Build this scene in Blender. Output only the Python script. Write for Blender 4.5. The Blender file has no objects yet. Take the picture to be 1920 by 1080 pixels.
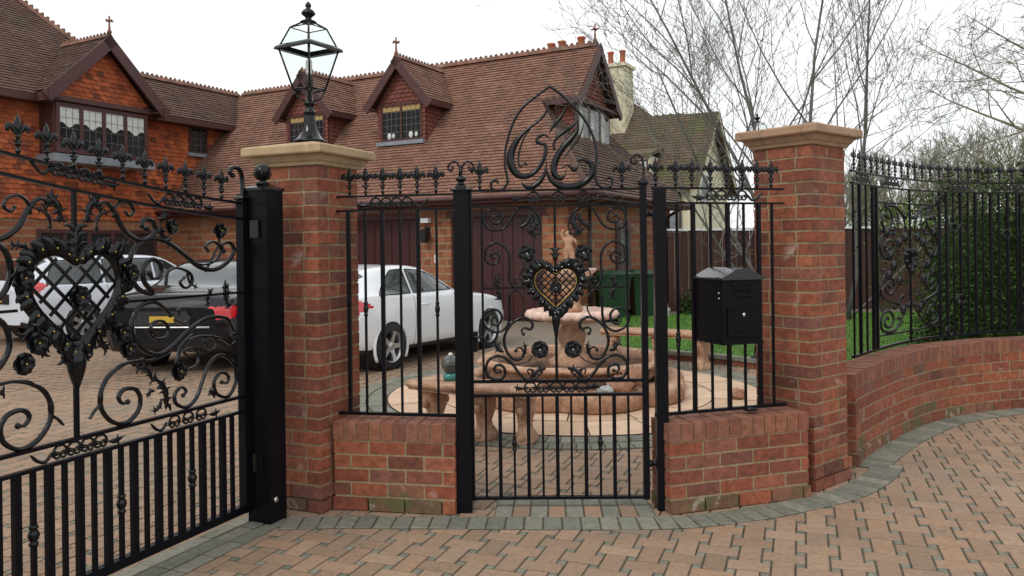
import bpy, math, random
from mathutils import Vector, Matrix
random.seed(7)
R = math.radians
scene = bpy.context.scene
col = scene.collection

# ------------------------------------------------------------------ camera
FPX, CX, CY, EYE, ROLL = 1493.0, 960.0, 463.0, 1.55, -0.0130
cam_d = bpy.data.cameras.new('camera')
cam = bpy.data.objects.new('camera', cam_d); col.objects.link(cam)
cam_d.sensor_width = 36.0
cam_d.lens = FPX / 1920.0 * 36.0
cam_d.shift_y = -(540.0 - CY) / 1920.0
cam_d.clip_start = 0.05
cam_d.clip_end = 3000
cam.matrix_world = Matrix.Translation((0, 0, EYE)) @ Matrix.Rotation(R(90), 4, 'X') @ Matrix.Rotation(ROLL, 4, 'Z')
scene.camera = cam

# ------------------------------------------------------------------ light
SUN_EL, SUN_AZ = R(42), R(215)          # azimuth clockwise from +Y
w = bpy.data.worlds.new('World'); scene.world = w; w.use_nodes = True
nt = w.node_tree; nt.nodes.clear()
out = nt.nodes.new('ShaderNodeOutputWorld'); bg = nt.nodes.new('ShaderNodeBackground')
sky = nt.nodes.new('ShaderNodeTexSky'); sky.sky_type = 'NISHITA'; sky.sun_disc = False
sky.sun_elevation = SUN_EL; sky.sun_rotation = SUN_AZ; sky.dust_density = 4.0
mx = nt.nodes.new('ShaderNodeMix'); mx.data_type = 'RGBA'
mx.inputs[0].default_value = 0.93
tc = nt.nodes.new('ShaderNodeTexCoord'); cn = nt.nodes.new('ShaderNodeTexNoise'); cn.inputs['Scale'].default_value = 1.6
cn.inputs['Detail'].default_value = 4
cr_ = nt.nodes.new('ShaderNodeValToRGB')                    # soft cloud cover
cr_.color_ramp.elements[0].position = .35; cr_.color_ramp.elements[0].color = (9.4, 9.75, 10.1, 1)
cr_.color_ramp.elements[1].position = .65; cr_.color_ramp.elements[1].color = (11.6, 11.7, 11.7, 1)
nt.links.new(tc.outputs['Generated'], cn.inputs['Vector']); nt.links.new(cn.outputs[0], cr_.inputs[0])
nt.links.new(sky.outputs[0], mx.inputs[6]); nt.links.new(cr_.outputs[0], mx.inputs[7])
nt.links.new(mx.outputs[2], bg.inputs[0]); bg.inputs[1].default_value = 0.128
nt.links.new(bg.outputs[0], out.inputs[0])
sl = bpy.data.lights.new('sun', 'SUN'); sl.energy = 1.3; sl.angle = R(14); sl.color = (1, .96, .9)
so = bpy.data.objects.new('sun', sl); col.objects.link(so)
sd = Vector((math.sin(SUN_AZ) * math.cos(SUN_EL), math.cos(SUN_AZ) * math.cos(SUN_EL), math.sin(SUN_EL)))
so.rotation_euler = sd.to_track_quat('Z', 'Y').to_euler(); so.location = (0, 0, 30)
scene.view_settings.view_transform = 'Standard'; scene.view_settings.look = 'None'
scene.view_settings.exposure = -0.2; scene.view_settings.gamma = 1

# ------------------------------------------------------------------ helpers
class MB:
    """collects geometry; build() links it as ONE mesh object"""
    def __init__(s): s.v = []; s.f = []; s.uv = []; s.c = []; s.sm = []; s.mi = []
    def face(s, pts, uv=None, c=.5, sm=False, m=0):
        n = len(s.v); s.v += [tuple(p) for p in pts]; s.f.append(tuple(range(n, n + len(pts))))
        s.uv.append(uv); s.c.append(c); s.sm.append(sm); s.mi.append(m)
    def idx(s, f, uv=None, c=.5, sm=True, m=0):
        s.f.append(tuple(f)); s.uv.append(uv); s.c.append(c); s.sm.append(sm); s.mi.append(m)
    def box(s, O, X, Y, Z, c=.5, skip=(), m=0, jit=0):
        """corner O and three edge vectors; uv in metres"""
        O, X, Y, Z = Vector(O), Vector(X), Vector(Y), Vector(Z)
        if X.cross(Y).dot(Z) < 0: O = O + X; X = -X
        P = [O, O+X, O+X+Y, O+Y, O+Z, O+X+Z, O+X+Y+Z, O+Y+Z]
        if jit: P = [p + Vector((random.uniform(-jit, jit), random.uniform(-jit, jit), random.uniform(-jit, jit))) for p in P]
        lx, ly, lz = X.length, Y.length, Z.length
        F = [((3,2,1,0), lx, ly), ((4,5,6,7), lx, ly), ((0,1,5,4), lx, lz), ((1,2,6,5), ly, lz), ((2,3,7,6), lx, lz), ((3,0,4,7), ly, lz)]
        for k, (q, a, b) in enumerate(F):
            if k in skip: continue
            s.face([P[i] for i in q], [(0,0),(a,0),(a,b),(0,b)], c, False, m)
    def cbox(s, x0, x1, y0, y1, z0, z1, c=.5, m=0):
        s.box((x0,y0,z0), (x1-x0,0,0), (0,y1-y0,0), (0,0,z1-z0), c, (), m)
    def rings(s, rs, closed=True, cap=True, c=.5, sm=True, m=0, caps=None):
        """list of rings (equal point counts) joined by quads"""
        n = len(rs[0]); b = len(s.v)
        for r in rs: s.v += [tuple(p) for p in r]
        for i in range(len(rs)-1):
            for j in range(n if closed else n-1):
                k = (j+1) % n
                s.idx((b+i*n+j, b+i*n+k, b+(i+1)*n+k, b+(i+1)*n+j), None, c, sm, m)
        if cap and closed:
            s.idx([b+j for j in range(n)][::-1], None, c, False, m)
            s.idx([b+(len(rs)-1)*n+j for j in range(n)], None, c, False, m)
    def plate(s, pts, w, d, y=0.0, n=6, c=.5, cap=True, m=0):
        """bar swept along a curve in the local XZ plane; w = half width(s) in the plane, d = half depth(s)"""
        N = len(pts); rs = []
        if not hasattr(w, '__len__'): w = [w]*N
        if not hasattr(d, '__len__'): d = [d]*N
        for i, (x, z) in enumerate(pts):
            a = pts[max(i-1, 0)]; b_ = pts[min(i+1, N-1)]
            tx, tz = b_[0]-a[0], b_[1]-a[1]; L = math.hypot(tx, tz) or 1
            bx, bz = tz/L, -tx/L; ring = []
            for k in range(n):
                t = 2*math.pi*(k+.5)/n
                cs, sn = math.cos(t)*w[i], math.sin(t)*d[i]
                if n == 4: cs *= 1.414; sn *= 1.414
                ring.append((x+bx*cs, y+sn, z+bz*cs))
            rs.append(ring)
        s.rings(rs, True, cap, c, n > 4, m)
    def tube(s, pts, r, n=8, c=.5, cap=True, m=0):
        pts = [Vector(p) for p in pts]; N = len(pts)
        if not hasattr(r, '__len__'): r = [r]*N
        ref = None; rs = []
        for i in range(N):
            t = (pts[min(i+1, N-1)] - pts[max(i-1, 0)])
            if t.length < 1e-9: t = Vector((0,0,1))
            t.normalize()
            if ref is None:
                ref = Vector((1,0,0)) if abs(t.x) < .8 else Vector((0,1,0))
            ref = (ref - t*ref.dot(t))
            if ref.length < 1e-6: ref = t.orthogonal()
            ref.normalize(); bn = t.cross(ref)
            rs.append([pts[i] + (ref*math.cos(2*math.pi*k/n) + bn*math.sin(2*math.pi*k/n))*r[i] for k in range(n)])
        s.rings(rs, True, cap, c, True, m)
    def lathe(s, prof, n=24, o=(0,0,0), mod=None, c=.5, sq=None, m=0, sm=True, cap=True):
        rs = []
        for r, z in prof:
            ring = []
            for k in range(n):
                t = 2*math.pi*k/n; rr = r*(mod(t, r, z) if mod else 1)
                ring.append((o[0]+rr*math.cos(t), o[1]+rr*math.sin(t), o[2]+z))
            rs.append(ring)
        s.rings(rs, True, cap, c, sm, m)
    def ball(s, o, r, n=10, sx=1, sy=1, sz=1, c=.5, m=0, mod=None):
        rs = []
        for i in range(n//2+1):
            a = math.pi*i/(n//2)-math.pi/2; rr = max(math.cos(a), .02)
            ring = []
            for k in range(n):
                t = 2*math.pi*k/n; q = mod(t, a) if mod else 1
                ring.append((o[0]+r*sx*rr*math.cos(t)*q, o[1]+r*sy*rr*math.sin(t)*q, o[2]+r*sz*math.sin(a)*q))
            rs.append(ring)
        s.rings(rs, True, True, c, True, m)
    def prism(s, poly, O, X, Y, N, c=.5, m=0):
        """polygon (list of 2D points in X,Y) extruded by vector N"""
        O, X, Y, N = map(Vector, (O, X, Y, N))
        A = [O+X*p[0]+Y*p[1] for p in poly]; B = [a+N for a in A]
        s.face(A, [tuple(p) for p in poly], c, False, m); s.face(B[::-1], [tuple(p) for p in poly[::-1]], c, False, m)
        for i in range(len(A)):
            j = (i+1) % len(A); L = (A[j]-A[i]).length
            s.face([A[j], A[i], B[i], B[j]], [(0,0),(L,0),(L,N.length),(0,N.length)], c, False, m)
    def mesh(s, name, mats):
        me = bpy.data.meshes.new(name); me.from_pydata(s.v, [], s.f)
        uvl = me.uv_layers.new(name='UVMap').data
        ca = me.color_attributes.new('rnd', 'FLOAT_COLOR', 'CORNER').data
        i = 0; uvs = []; cs = []
        for f, uv, c in zip(s.f, s.uv, s.c):
            for k in range(len(f)):
                uvs += (uv[k] if uv else (0, 0)); cs += [c, c, c, 1.0]
        uvl.foreach_set('uv', uvs); ca.foreach_set('color', cs)
        me.polygons.foreach_set('use_smooth', s.sm); me.polygons.foreach_set('material_index', s.mi)
        for mt in (mats if isinstance(mats, (list, tuple)) else [mats]): me.materials.append(mt)
        me.update(); return me
    def build(s, name, mats, parent=None, **kw):
        o = bpy.data.objects.new(name, s.mesh(name, mats)); col.objects.link(o)
        if parent: o.parent = parent
        for k, v in kw.items():
            if k == 'loc': o.location = v
            elif k == 'rz': o.rotation_euler.z = v
            else: o[k] = v
        return o

def place(me, name, parent=None, loc=(0,0,0), rz=0, **kw):
    o = bpy.data.objects.new(name, me); col.objects.link(o); o.parent = parent
    o.location = loc; o.rotation_euler.z = rz
    for k, v in kw.items(): o[k] = v
    return o
def tag(o, label, cat, group=None):
    o['label'] = label; o['category'] = cat
    if group: o['group'] = group
    return o
def thing(name, label, cat, loc=(0,0,0), rz=0, group=None):
    o = bpy.data.objects.new(name, None); col.objects.link(o); o.empty_display_size = .2
    o.location = loc; o.rotation_euler.z = rz
    return tag(o, label, cat, group)
def copy_tree(o, parent=None):
    c = o.copy(); col.objects.link(c); c.parent = parent
    for ch in list(o.children): copy_tree(ch, c)
    return c
def struct(mb, name, mat, **kw): return mb.build(name, mat, None, kind='structure', **kw)

class Plane:
    """a vertical plane through O (x,y) along D; converts a reference-photo position into metres on it"""
    def __init__(s, O, D):
        s.O = Vector(O); s.D = Vector(D).normalized(); s.rz = math.atan2(s.D.y, s.D.x)
    def __call__(s, px, py):
        dx = (px-CX)/FPX; dy = -(py-CY)/FPX
        rx = dx*math.cos(ROLL) - dy*math.sin(ROLL); rz = dx*math.sin(ROLL) + dy*math.cos(ROLL)
        # (k*rx, k) = O + t D
        det = rx*(-s.D.y) + s.D.x
        k = (s.O.x*(-s.D.y) + s.D.x*s.O.y)/det
        t = (k - s.O.y)/s.D.y if abs(s.D.y) > .5 else (k*rx - s.O.x)/s.D.x
        return (t, EYE + rz*k)
    def L(s, pts): return [s(*p) for p in pts]

def cr(pts, n=6):
    """Catmull-Rom through pts"""
    out = []; N = len(pts)
    for i in range(N-1):
        p0, p1, p2, p3 = pts[max(i-1,0)], pts[i], pts[i+1], pts[min(i+2,N-1)]
        for k in range(n):
            t = k/n; o = []
            for a, b, c, d in zip(p0, p1, p2, p3):
                o.append(.5*((2*b)+(-a+c)*t+(2*a-5*b+4*c-d)*t*t+(-a+3*b-3*c+d)*t**3))
            out.append(tuple(o))
    out.append(tuple(pts[-1])); return out
def lerp(a, b, t): return a+(b-a)*t
def interp(tab, x):
    if x <= tab[0][0]: return tab[0][1]
    for (a, b), (c, d) in zip(tab, tab[1:]):
        if x <= c: return b+(d-b)*(x-a)/(c-a)
    return tab[-1][1]
def sinterp(tab, x):
    """smooth (monotone-ish Catmull-Rom) table lookup"""
    n = len(tab)
    if x <= tab[0][0]: return tab[0][1]
    if x >= tab[-1][0]: return tab[-1][1]
    for i in range(n-1):
        if x <= tab[i+1][0]:
            x0, y0 = tab[i]; x1, y1 = tab[i+1]; h = x1-x0; t = (x-x0)/h
            m0 = ((y1-tab[i-1][1])/(x1-tab[i-1][0]) if i else (y1-y0)/h)*h
            m1 = ((tab[i+2][1]-y0)/(tab[i+2][0]-x0) if i+2 < n else (y1-y0)/h)*h
            return (2*t**3-3*t*t+1)*y0+(t**3-2*t*t+t)*m0+(-2*t**3+3*t*t)*y1+(t**3-t*t)*m1

# ------------------------------------------------------------------ materials
def mat(name, colr, rough=.6, metal=0.0, noise=None, bump=None, spec=.5, coat=0, ramp=None, attr=None, trans=0, alpha=None, emit=None, uvpat=None, stain=None):
    """noise=(scale, amount); bump=(scale, strength, dist); ramp/attr: colours picked by the per-face random value"""
    m = bpy.data.materials.new(name); m.use_nodes = True; t = m.node_tree; N = t.nodes; L = t.links
    b = N['Principled BSDF']; b.inputs['Roughness'].default_value = rough; b.inputs['Metallic'].default_value = metal
    b.inputs['Specular IOR Level'].default_value = spec; b.inputs['Coat Weight'].default_value = coat
    b.inputs['Base Color'].default_value = (*colr, 1)
    tcn = N.new('ShaderNodeTexCoord'); src = None
    if ramp:
        at = N.new('ShaderNodeAttribute'); at.attribute_name = 'rnd'
        rp = N.new('ShaderNodeValToRGB'); e = rp.color_ramp.elements
        while len(e) < len(ramp): e.new(.5)
        for k, cc in enumerate(ramp): e[k].position = k/(len(ramp)-1); e[k].color = (*cc, 1)
        L.new(at.outputs['Color'], rp.inputs[0]); src = rp.outputs[0]
    if noise:
        nz = N.new('ShaderNodeTexNoise'); nz.inputs['Scale'].default_value = noise[0]; nz.inputs['Detail'].default_value = 6
        nz.inputs['Roughness'].default_value = .65
        L.new(tcn.outputs['Object'], nz.inputs['Vector'])
        mr = N.new('ShaderNodeMapRange'); mr.inputs[1].default_value = .3; mr.inputs[2].default_value = .7
        mr.inputs[3].default_value = 1-noise[1]; mr.inputs[4].default_value = 1+noise[1]
        L.new(nz.outputs[0], mr.inputs[0])
        mu = N.new('ShaderNodeVectorMath'); mu.operation = 'MULTIPLY'
        if src: L.new(src, mu.inputs[0])
        else: mu.inputs[0].default_value = colr
        cb = N.new('ShaderNodeCombineXYZ')
        for k in range(3): L.new(mr.outputs[0], cb.inputs[k])
        L.new(cb.outputs[0], mu.inputs[1]); src = mu.outputs[0]
    if stain:                                # (scale, threshold, colour, amount): blotches with a shape of their own
        for (sc, th, cc, am) in stain:
            nz = N.new('ShaderNodeTexNoise'); nz.inputs['Scale'].default_value = sc; nz.inputs['Detail'].default_value = 5
            L.new(tcn.outputs['Object'], nz.inputs['Vector'])
            mr = N.new('ShaderNodeMapRange'); mr.inputs[1].default_value = th; mr.inputs[2].default_value = th+.09
            mr.inputs[3].default_value = 0; mr.inputs[4].default_value = am
            L.new(nz.outputs[0], mr.inputs[0])
            mm = N.new('ShaderNodeMix'); mm.data_type = 'RGBA'; L.new(mr.outputs[0], mm.inputs[0])
            if src: L.new(src, mm.inputs[6])
            else: mm.inputs[6].default_value = (*colr, 1)
            mm.inputs[7].default_value = (*cc, 1); src = mm.outputs[2]
    if uvpat:                                # (w, h, mortar, mortar colour, second colour) bricks on uv metres
        bt = N.new('ShaderNodeTexBrick'); bt.inputs['Scale'].default_value = 1
        bt.inputs['Brick Width'].default_value = uvpat[0]; bt.inputs['Row Height'].default_value = uvpat[1]
        bt.inputs['Mortar Size'].default_value = uvpat[2]; bt.inputs['Mortar'].default_value = (*uvpat[3], 1)
        bt.inputs['Color1'].default_value = (*colr, 1); bt.inputs['Color2'].default_value = (*uvpat[4], 1)
        bt.inputs['Bias'].default_value = 0; L.new(tcn.outputs['UV'], bt.inputs['Vector'])
        if src and noise:
            L.new(bt.outputs[0], mu.inputs[0])
        else: src = bt.outputs[0]
        bb = N.new('ShaderNodeBump'); bb.inputs['Strength'].default_value = .6; bb.inputs['Distance'].default_value = .006
        bb.invert = True; L.new(bt.outputs['Fac'], bb.inputs['Height']); L.new(bb.outputs[0], b.inputs['Normal'])
    if src: L.new(src, b.inputs['Base Color'])
    if bump:
        nz2 = N.new('ShaderNodeTexNoise'); nz2.inputs['Scale'].default_value = bump[0]; nz2.inputs['Detail'].default_value = 5
        L.new(tcn.outputs['Object'], nz2.inputs['Vector'])
        bp = N.new('ShaderNodeBump'); bp.inputs['Strength'].default_value = bump[1]; bp.inputs['Distance'].default_value = bump[2]
        L.new(nz2.outputs[0], bp.inputs['Height']); L.new(bp.outputs[0], b.inputs['Normal'])
    if trans: b.inputs['Transmission Weight'].default_value = trans; b.inputs['IOR'].default_value = 1.45
    if emit: b.inputs['Emission Color'].default_value = (*emit[0], 1); b.inputs['Emission Strength'].default_value = emit[1]
    if alpha is not None: b.inputs['Alpha'].default_value = alpha
    return m
M = {}
M['iron'] = mat('black_iron', (.006, .0065, .008), .14, bump=(70, .15, .001), spec=.33)
M['iron_flat'] = mat('black_satin_steel', (.0055, .0055, .008), .3, bump=(160, .12, .0006), spec=.13)
M['gold'] = mat('gold_stud', (.45, .32, .08), .35, .7)
M['silver'] = mat('silver_stud', (.6, .6, .58), .3, .9)
BR = [(.10,.038,.026), (.22,.060,.030), (.27,.078,.038), (.18,.052,.030), (.30,.096,.045), (.24,.064,.034), (.15,.055,.038), (.28,.09,.05), (.17,.07,.052)]
M['brick'] = mat('red_brick', (.3,.08,.04), .9, ramp=BR, noise=(26, .42), bump=(120, .6, .004),
                 stain=[(5, .63, (.50,.42,.38), .55), (3.1, .62, (.12,.09,.055), .55), (17, .62, (.12,.05,.035), .45)])
M['coping'] = mat('coping_brick', (.2,.08,.05), .9, ramp=[(.17,.065,.042), (.23,.085,.052), (.26,.105,.06), (.20,.085,.058)], noise=(26, .35), bump=(120, .6, .004), stain=[(5, .62, (.34,.26,.2), .5), (3.3, .6, (.11,.085,.05), .6)])
M['brick_moss'] = mat('mossy_brick', (.3,.08,.04), .92, ramp=[(.16,.075,.045), (.24,.09,.05), (.12,.08,.045), (.20,.07,.04)], noise=(22, .3), bump=(90, .7, .004), stain=[(7, .5, (.09,.10,.035), .75), (11, .6, (.45,.40,.34), .5)])
M['mortar'] = mat('mortar', (.29,.225,.13), .95, noise=(40, .3), bump=(150, .7, .004), stain=[(6, .6, (.10,.10,.05), .6)])
M['cap'] = mat('cap_stone', (.40,.285,.165), .85, noise=(9, .2), bump=(70, .4, .003), stain=[(12, .6, (.2,.17,.10), .6)])
M['cap_r'] = mat('terracotta_cap_stone', (.37,.235,.145), .85, noise=(9, .2), bump=(70, .4, .003), stain=[(12, .6, (.2,.13,.09), .6)])
PV = [(.23,.155,.10), (.32,.21,.138), (.29,.19,.12), (.35,.235,.155), (.26,.17,.11), (.33,.205,.128), (.27,.19,.135)]
M['paver'] = mat('block_paver', (.3,.2,.15), .8, ramp=PV, noise=(30, .2), bump=(220, .6, .003), stain=[(1.3, .56, (.19,.155,.115), .5), (9, .63, (.14,.115,.085), .5), (.45, .55, (.22,.185,.14), .4)])
M['paver_grey'] = mat('grey_paver', (.17,.17,.14), .85, ramp=[(.13,.13,.105), (.20,.20,.155), (.165,.165,.13), (.24,.225,.175)], noise=(24, .25), bump=(220, .6, .003), stain=[(4, .62, (.10,.12,.05), .5)])
M['joint'] = mat('paving_joint', (.075,.068,.045), .95, noise=(12, .5), bump=(200, .5, .003), stain=[(2.2, .55, (.04,.06,.018), .8)])
M['slab'] = mat('sandstone_slab', (.58,.40,.27), .75, ramp=[(.52,.35,.23), (.60,.42,.29), (.64,.46,.33)], noise=(6, .12), bump=(90, .3, .002))
M['terra'] = mat('terracotta_stone', (.40,.23,.145), .85, noise=(16, .35), bump=(45, 1, .010), stain=[(7, .55, (.58,.40,.28), .7), (9, .62, (.15,.09,.06), .6), (31, .62, (.20,.12,.08), .6)])
M['pinkstone'] = mat('pale_pink_stone', (.70,.50,.41), .75, noise=(10, .2), bump=(50, .8, .006), stain=[(10, .6, (.42,.26,.18), .7)])
M['water'] = mat('pool_water', (.06,.05,.04), .06, spec=.6, bump=(14, .25, .01))
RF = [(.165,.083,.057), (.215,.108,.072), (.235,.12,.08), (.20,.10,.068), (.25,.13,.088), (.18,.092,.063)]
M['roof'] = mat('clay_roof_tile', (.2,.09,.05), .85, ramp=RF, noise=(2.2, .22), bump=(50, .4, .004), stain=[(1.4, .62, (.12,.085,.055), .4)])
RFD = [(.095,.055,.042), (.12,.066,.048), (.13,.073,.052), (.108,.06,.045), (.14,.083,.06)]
M['roof_d'] = mat('shaded_roof_tile', (.1,.06,.04), .85, ramp=RFD, noise=(2.2, .22), bump=(50, .4, .004), stain=[(1.6, .6, (.09,.085,.045), .45)])  # darker copy of the clay tile; shade of turned-away slopes is in the colour
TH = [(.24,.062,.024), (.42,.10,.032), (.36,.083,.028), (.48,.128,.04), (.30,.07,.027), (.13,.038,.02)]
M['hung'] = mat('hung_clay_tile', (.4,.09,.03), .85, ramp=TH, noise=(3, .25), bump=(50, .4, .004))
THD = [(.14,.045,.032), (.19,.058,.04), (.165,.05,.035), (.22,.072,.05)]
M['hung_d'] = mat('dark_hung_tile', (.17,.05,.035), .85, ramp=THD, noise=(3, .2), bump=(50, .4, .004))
M['roof_moss'] = mat('mossy_roof_tile', (.1,.08,.05), .9, ramp=[(.09,.06,.04), (.13,.085,.05), (.10,.085,.045), (.15,.10,.065)], noise=(1.2, .3), stain=[(.9, .5, (.09,.10,.035), .6)])
M['ridge'] = mat('ridge_tile', (.19,.085,.055), .85, ramp=[(.15,.07,.05), (.22,.10,.065), (.13,.075,.05)], noise=(5, .3), stain=[(3, .58, (.26,.2,.12), .6)])
M['fascia'] = mat('maroon_timber', (.072,.026,.024), .55, noise=(6, .2))
M['door'] = mat('maroon_garage_door', (.048,.011,.012), .45, noise=(3, .12))
M['hbrick'] = mat('house_brick', (.36,.13,.058), .9, noise=(8, .25), uvpat=(.225, .075, .010, (.27,.19,.115), (.20,.065,.032)))
M['lead'] = mat('grey_lead', (.22,.25,.28), .5, noise=(6, .2))
M['glass'] = mat('window_glass', (.022,.025,.028), .05, spec=.8)
M['curtain'] = mat('net_curtain', (.62,.66,.60), .9, noise=(14, .12), bump=(30, .5, .02))
M['blind'] = mat('tan_blind', (.42,.30,.12), .9)
M['leading'] = mat('lead_came', (.17,.17,.17), .5)
M['cream'] = mat('cream_render', (.70,.66,.47), .9, noise=(2, .1), bump=(60, .3, .004))
M['white'] = mat('white_upvc', (.75,.76,.78), .45)
M['pot'] = mat('clay_pot', (.42,.12,.06), .8)
M['fence'] = mat('brown_board_fence', (.055,.022,.016), .8, ramp=[(.045,.018,.013), (.07,.028,.02), (.055,.022,.016)], noise=(4, .3))
M['grass'] = mat('lawn_grass', (.07,.17,.02), .9, noise=(3, .3), bump=(120, 1, .02))
M['blade'] = mat('grass_blade', (.08,.2,.02), .7, ramp=[(.055,.14,.015), (.10,.24,.025), (.14,.27,.04)])
M['bark'] = mat('grey_bark', (.135,.13,.115), .9, noise=(6, .3), bump=(40, .8, .01))
M['twig'] = mat('bare_twig', (.19,.18,.165), .9, ramp=[(.12,.11,.10), (.19,.18,.16), (.15,.135,.12)])
M['twig_far'] = mat('olive_twig', (.2,.19,.12), .9, ramp=[(.16,.15,.10), (.26,.24,.15), (.19,.20,.10)])
M['hedge'] = mat('hedge_leaf', (.03,.06,.012), .75, spec=.2, ramp=[(.010,.022,.005), (.022,.048,.009), (.035,.07,.013), (.06,.10,.02)])
M['bin'] = mat('green_bin_plastic', (.009,.042,.016), .5, noise=(8, .15))
M['rubber'] = mat('tyre_rubber', (.012,.012,.012), .8, bump=(60, .4, .004))
M['alloy'] = mat('alloy_wheel', (.55,.56,.58), .28, .85)
M['white_paint'] = mat('white_car_paint', (.74,.77,.80), .28, coat=.8)
M['silver_paint'] = mat('pale_car_paint', (.68,.73,.80), .28, coat=.8)
M['black_paint'] = mat('black_car_paint', (.006,.006,.009), .15, spec=.35, coat=.25)
M['carglass'] = mat('tinted_glass', (.02,.028,.028), .04, spec=.9, coat=.5)
M['taillight'] = mat('red_lens', (.55,.01,.015), .15, coat=1)
M['plate_y'] = mat('yellow_plate', (.5,.33,.03), .5)
M['trim'] = mat('black_trim', (.013,.013,.014), .5)
M['glasspane'] = mat('clear_lantern_glass', (.9,.95,.94), .04, trans=1)
M['brass'] = mat('pale_bulb_tube', (.75,.75,.70), .4)
M['teal'] = mat('teal_glaze', (.02,.2,.17), .2, coat=.7)
M['darkglaze'] = mat('dark_glaze', (.05,.055,.05), .2, noise=(30, .6), coat=.7)
M['rock'] = mat('grey_rock', (.36,.38,.37), .9, noise=(9, .3), bump=(18, .9, .03))
M['rock_r'] = mat('rusty_rock', (.38,.20,.13), .9, noise=(9, .35), bump=(25, .9, .03))
# ------------------------------------------------------------------ ground, paving, patio, lawn
g = MB(); g.face([(-400,-60,-.06), (400,-60,-.06), (400,900,-.06), (-400,900,-.06)]); struct(g, 'ground', mat('earth', (.10,.10,.06), .95, noise=(.5, .3)))
g = MB(); g.face([(-24,-1,-.0055), (16,-1,-.0055), (16,32,-.0055), (-24,32,-.0055)]); struct(g, 'driveway_base', M['joint'])

def paver(mb, mbs, cx, cy, lx, ly, ang, z0=0, ch=True, c=None, m=0):
    """one block with worn chamfered top edges"""
    c = random.random() if c is None else c
    z = z0 + random.uniform(-.0016, .0016); a = ang + random.uniform(-.006, .006)
    X = Vector((math.cos(a), math.sin(a), 0)); Y = Vector((-math.sin(a), math.cos(a), 0)); O = Vector((cx, cy, z))
    hx, hy = lx/2-.0049, ly/2-.0049; e = .003
    if not ch:
        mb.face([O-X*hx-Y*hy, O+X*hx-Y*hy, O+X*hx+Y*hy, O-X*hx+Y*hy], None, c, False, m); return
    T = [O-X*(hx-e)-Y*(hy-e), O+X*(hx-e)-Y*(hy-e), O+X*(hx-e)+Y*(hy-e), O-X*(hx-e)+Y*(hy-e)]
    dz = Vector((0,0,-.003)); d2 = Vector((0,0,-.011))
    B = [O-X*hx-Y*hy+dz, O+X*hx-Y*hy+dz, O+X*hx+Y*hy+dz, O-X*hx+Y*hy+dz]
    mb.face(T, None, c, False, m)
    for i in range(4):
        j = (i+1) % 4; mb.face([B[i], B[j], T[j], T[i]], None, c, False, m); mb.face([B[i]+d2, B[j]+d2, B[j], B[i]], None, c, False, m)
PA = R(-20); PL, PW = .205, .110; PP = (PL+PW)/2; PS = (PL-PW)/2
PC = Vector((.64, 8.40)); PR = 1.95                   # fountain patio
def in_lawn(x, y): return (x > 1.2 and y > 7.6 and math.hypot(x-PC.x, y-PC.y) > 2.75 and x > PC.x+.2 and y < 16.4) and (x > 1.1+.14*(y-9))
blk, sq = MB(), MB()
n = 190
ca, sa = math.cos(PA), math.sin(PA)
for i in range(-n, n):
    for j in range(-n, n):
        x = (i*ca - j*sa)*PP - 2; y = (i*sa + j*ca)*PP + 10
        if y < 1.0 or y > 24 or x > .76*y+2.2 or x < -.76*y-1.6: continue
        if math.hypot(x-PC.x, y-PC.y) < PR+.12 or in_lawn(x, y): continue
        ch = y < 9
        if (i+j) % 2 == 0: paver(blk, sq, x, y, PL, PW, PA, 0, ch)
        else: paver(blk, sq, x, y, PW, PL, PA, 0, ch)
        qx = x + (ca-sa)*PP/2; qy = y + (sa+ca)*PP/2
        paver(sq, sq, qx, qy, PS, PS, PA, -.001, ch)
struct(blk, 'driveway_paving', M['paver']); struct(sq, 'driveway_paving_insets', M['paver_grey'])

def resample(path, step):
    P = [Vector(p) for p in path]; out = [P[0]]; 
    cum = [0]
    for a, b in zip(P, P[1:]): cum.append(cum[-1]+(b-a).length)
    n = max(1, round(cum[-1]/step))
    res = []
    for k in range(n+1):
        s_ = cum[-1]*k/n; i = 0
        while i < len(P)-2 and cum[i+1] < s_: i += 1
        f = (s_-cum[i])/((cum[i+1]-cum[i]) or 1); res.append(P[i]+(P[i+1]-P[i])*f)
    return res
def frame(P, k):
    t = (P[min(k+1, len(P)-1)]-P[max(k-1, 0)]).normalized(); return t, Vector((-t.y, t.x))
def course(mb, base, path, off, width, step, z, cfun=None, m=0):
    """blocks laid side by side along a path; off = offset of the course's centre to the left of the path"""
    P = resample(path, step); bpts = []
    for k in range(len(P)-1):
        mid = (P[k]+P[k+1])/2; t = (P[k+1]-P[k]).normalized(); nrm = Vector((-t.y, t.x)); q = mid+nrm*off
        _, na = frame(P, k); _, nb = frame(P, k+1); ln = ((P[k+1]+nb*off)-(P[k]+na*off)).length
        paver(mb, mb, q.x, q.y, ln, width, math.atan2(t.y, t.x), z, True, cfun(k) if cfun else None, m if not callable(m) else m(k))
        base.face([(*(P[k]+na*(off-width/2)), z-.005), (*(P[k+1]+nb*(off-width/2)), z-.005), (*(P[k+1]+nb*(off+width/2)), z-.005), (*(P[k]+na*(off+width/2)), z-.005)])
bd, bb_ = MB(), MB()
WALLP = cr([(2.36,5.50), (2.47,5.68), (2.92,6.20), (3.39,6.67), (3.79,6.98), (4.32,7.24), (4.80,7.38), (5.6,7.44), (6.8,7.42), (8.2,7.35)], 6)
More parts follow.
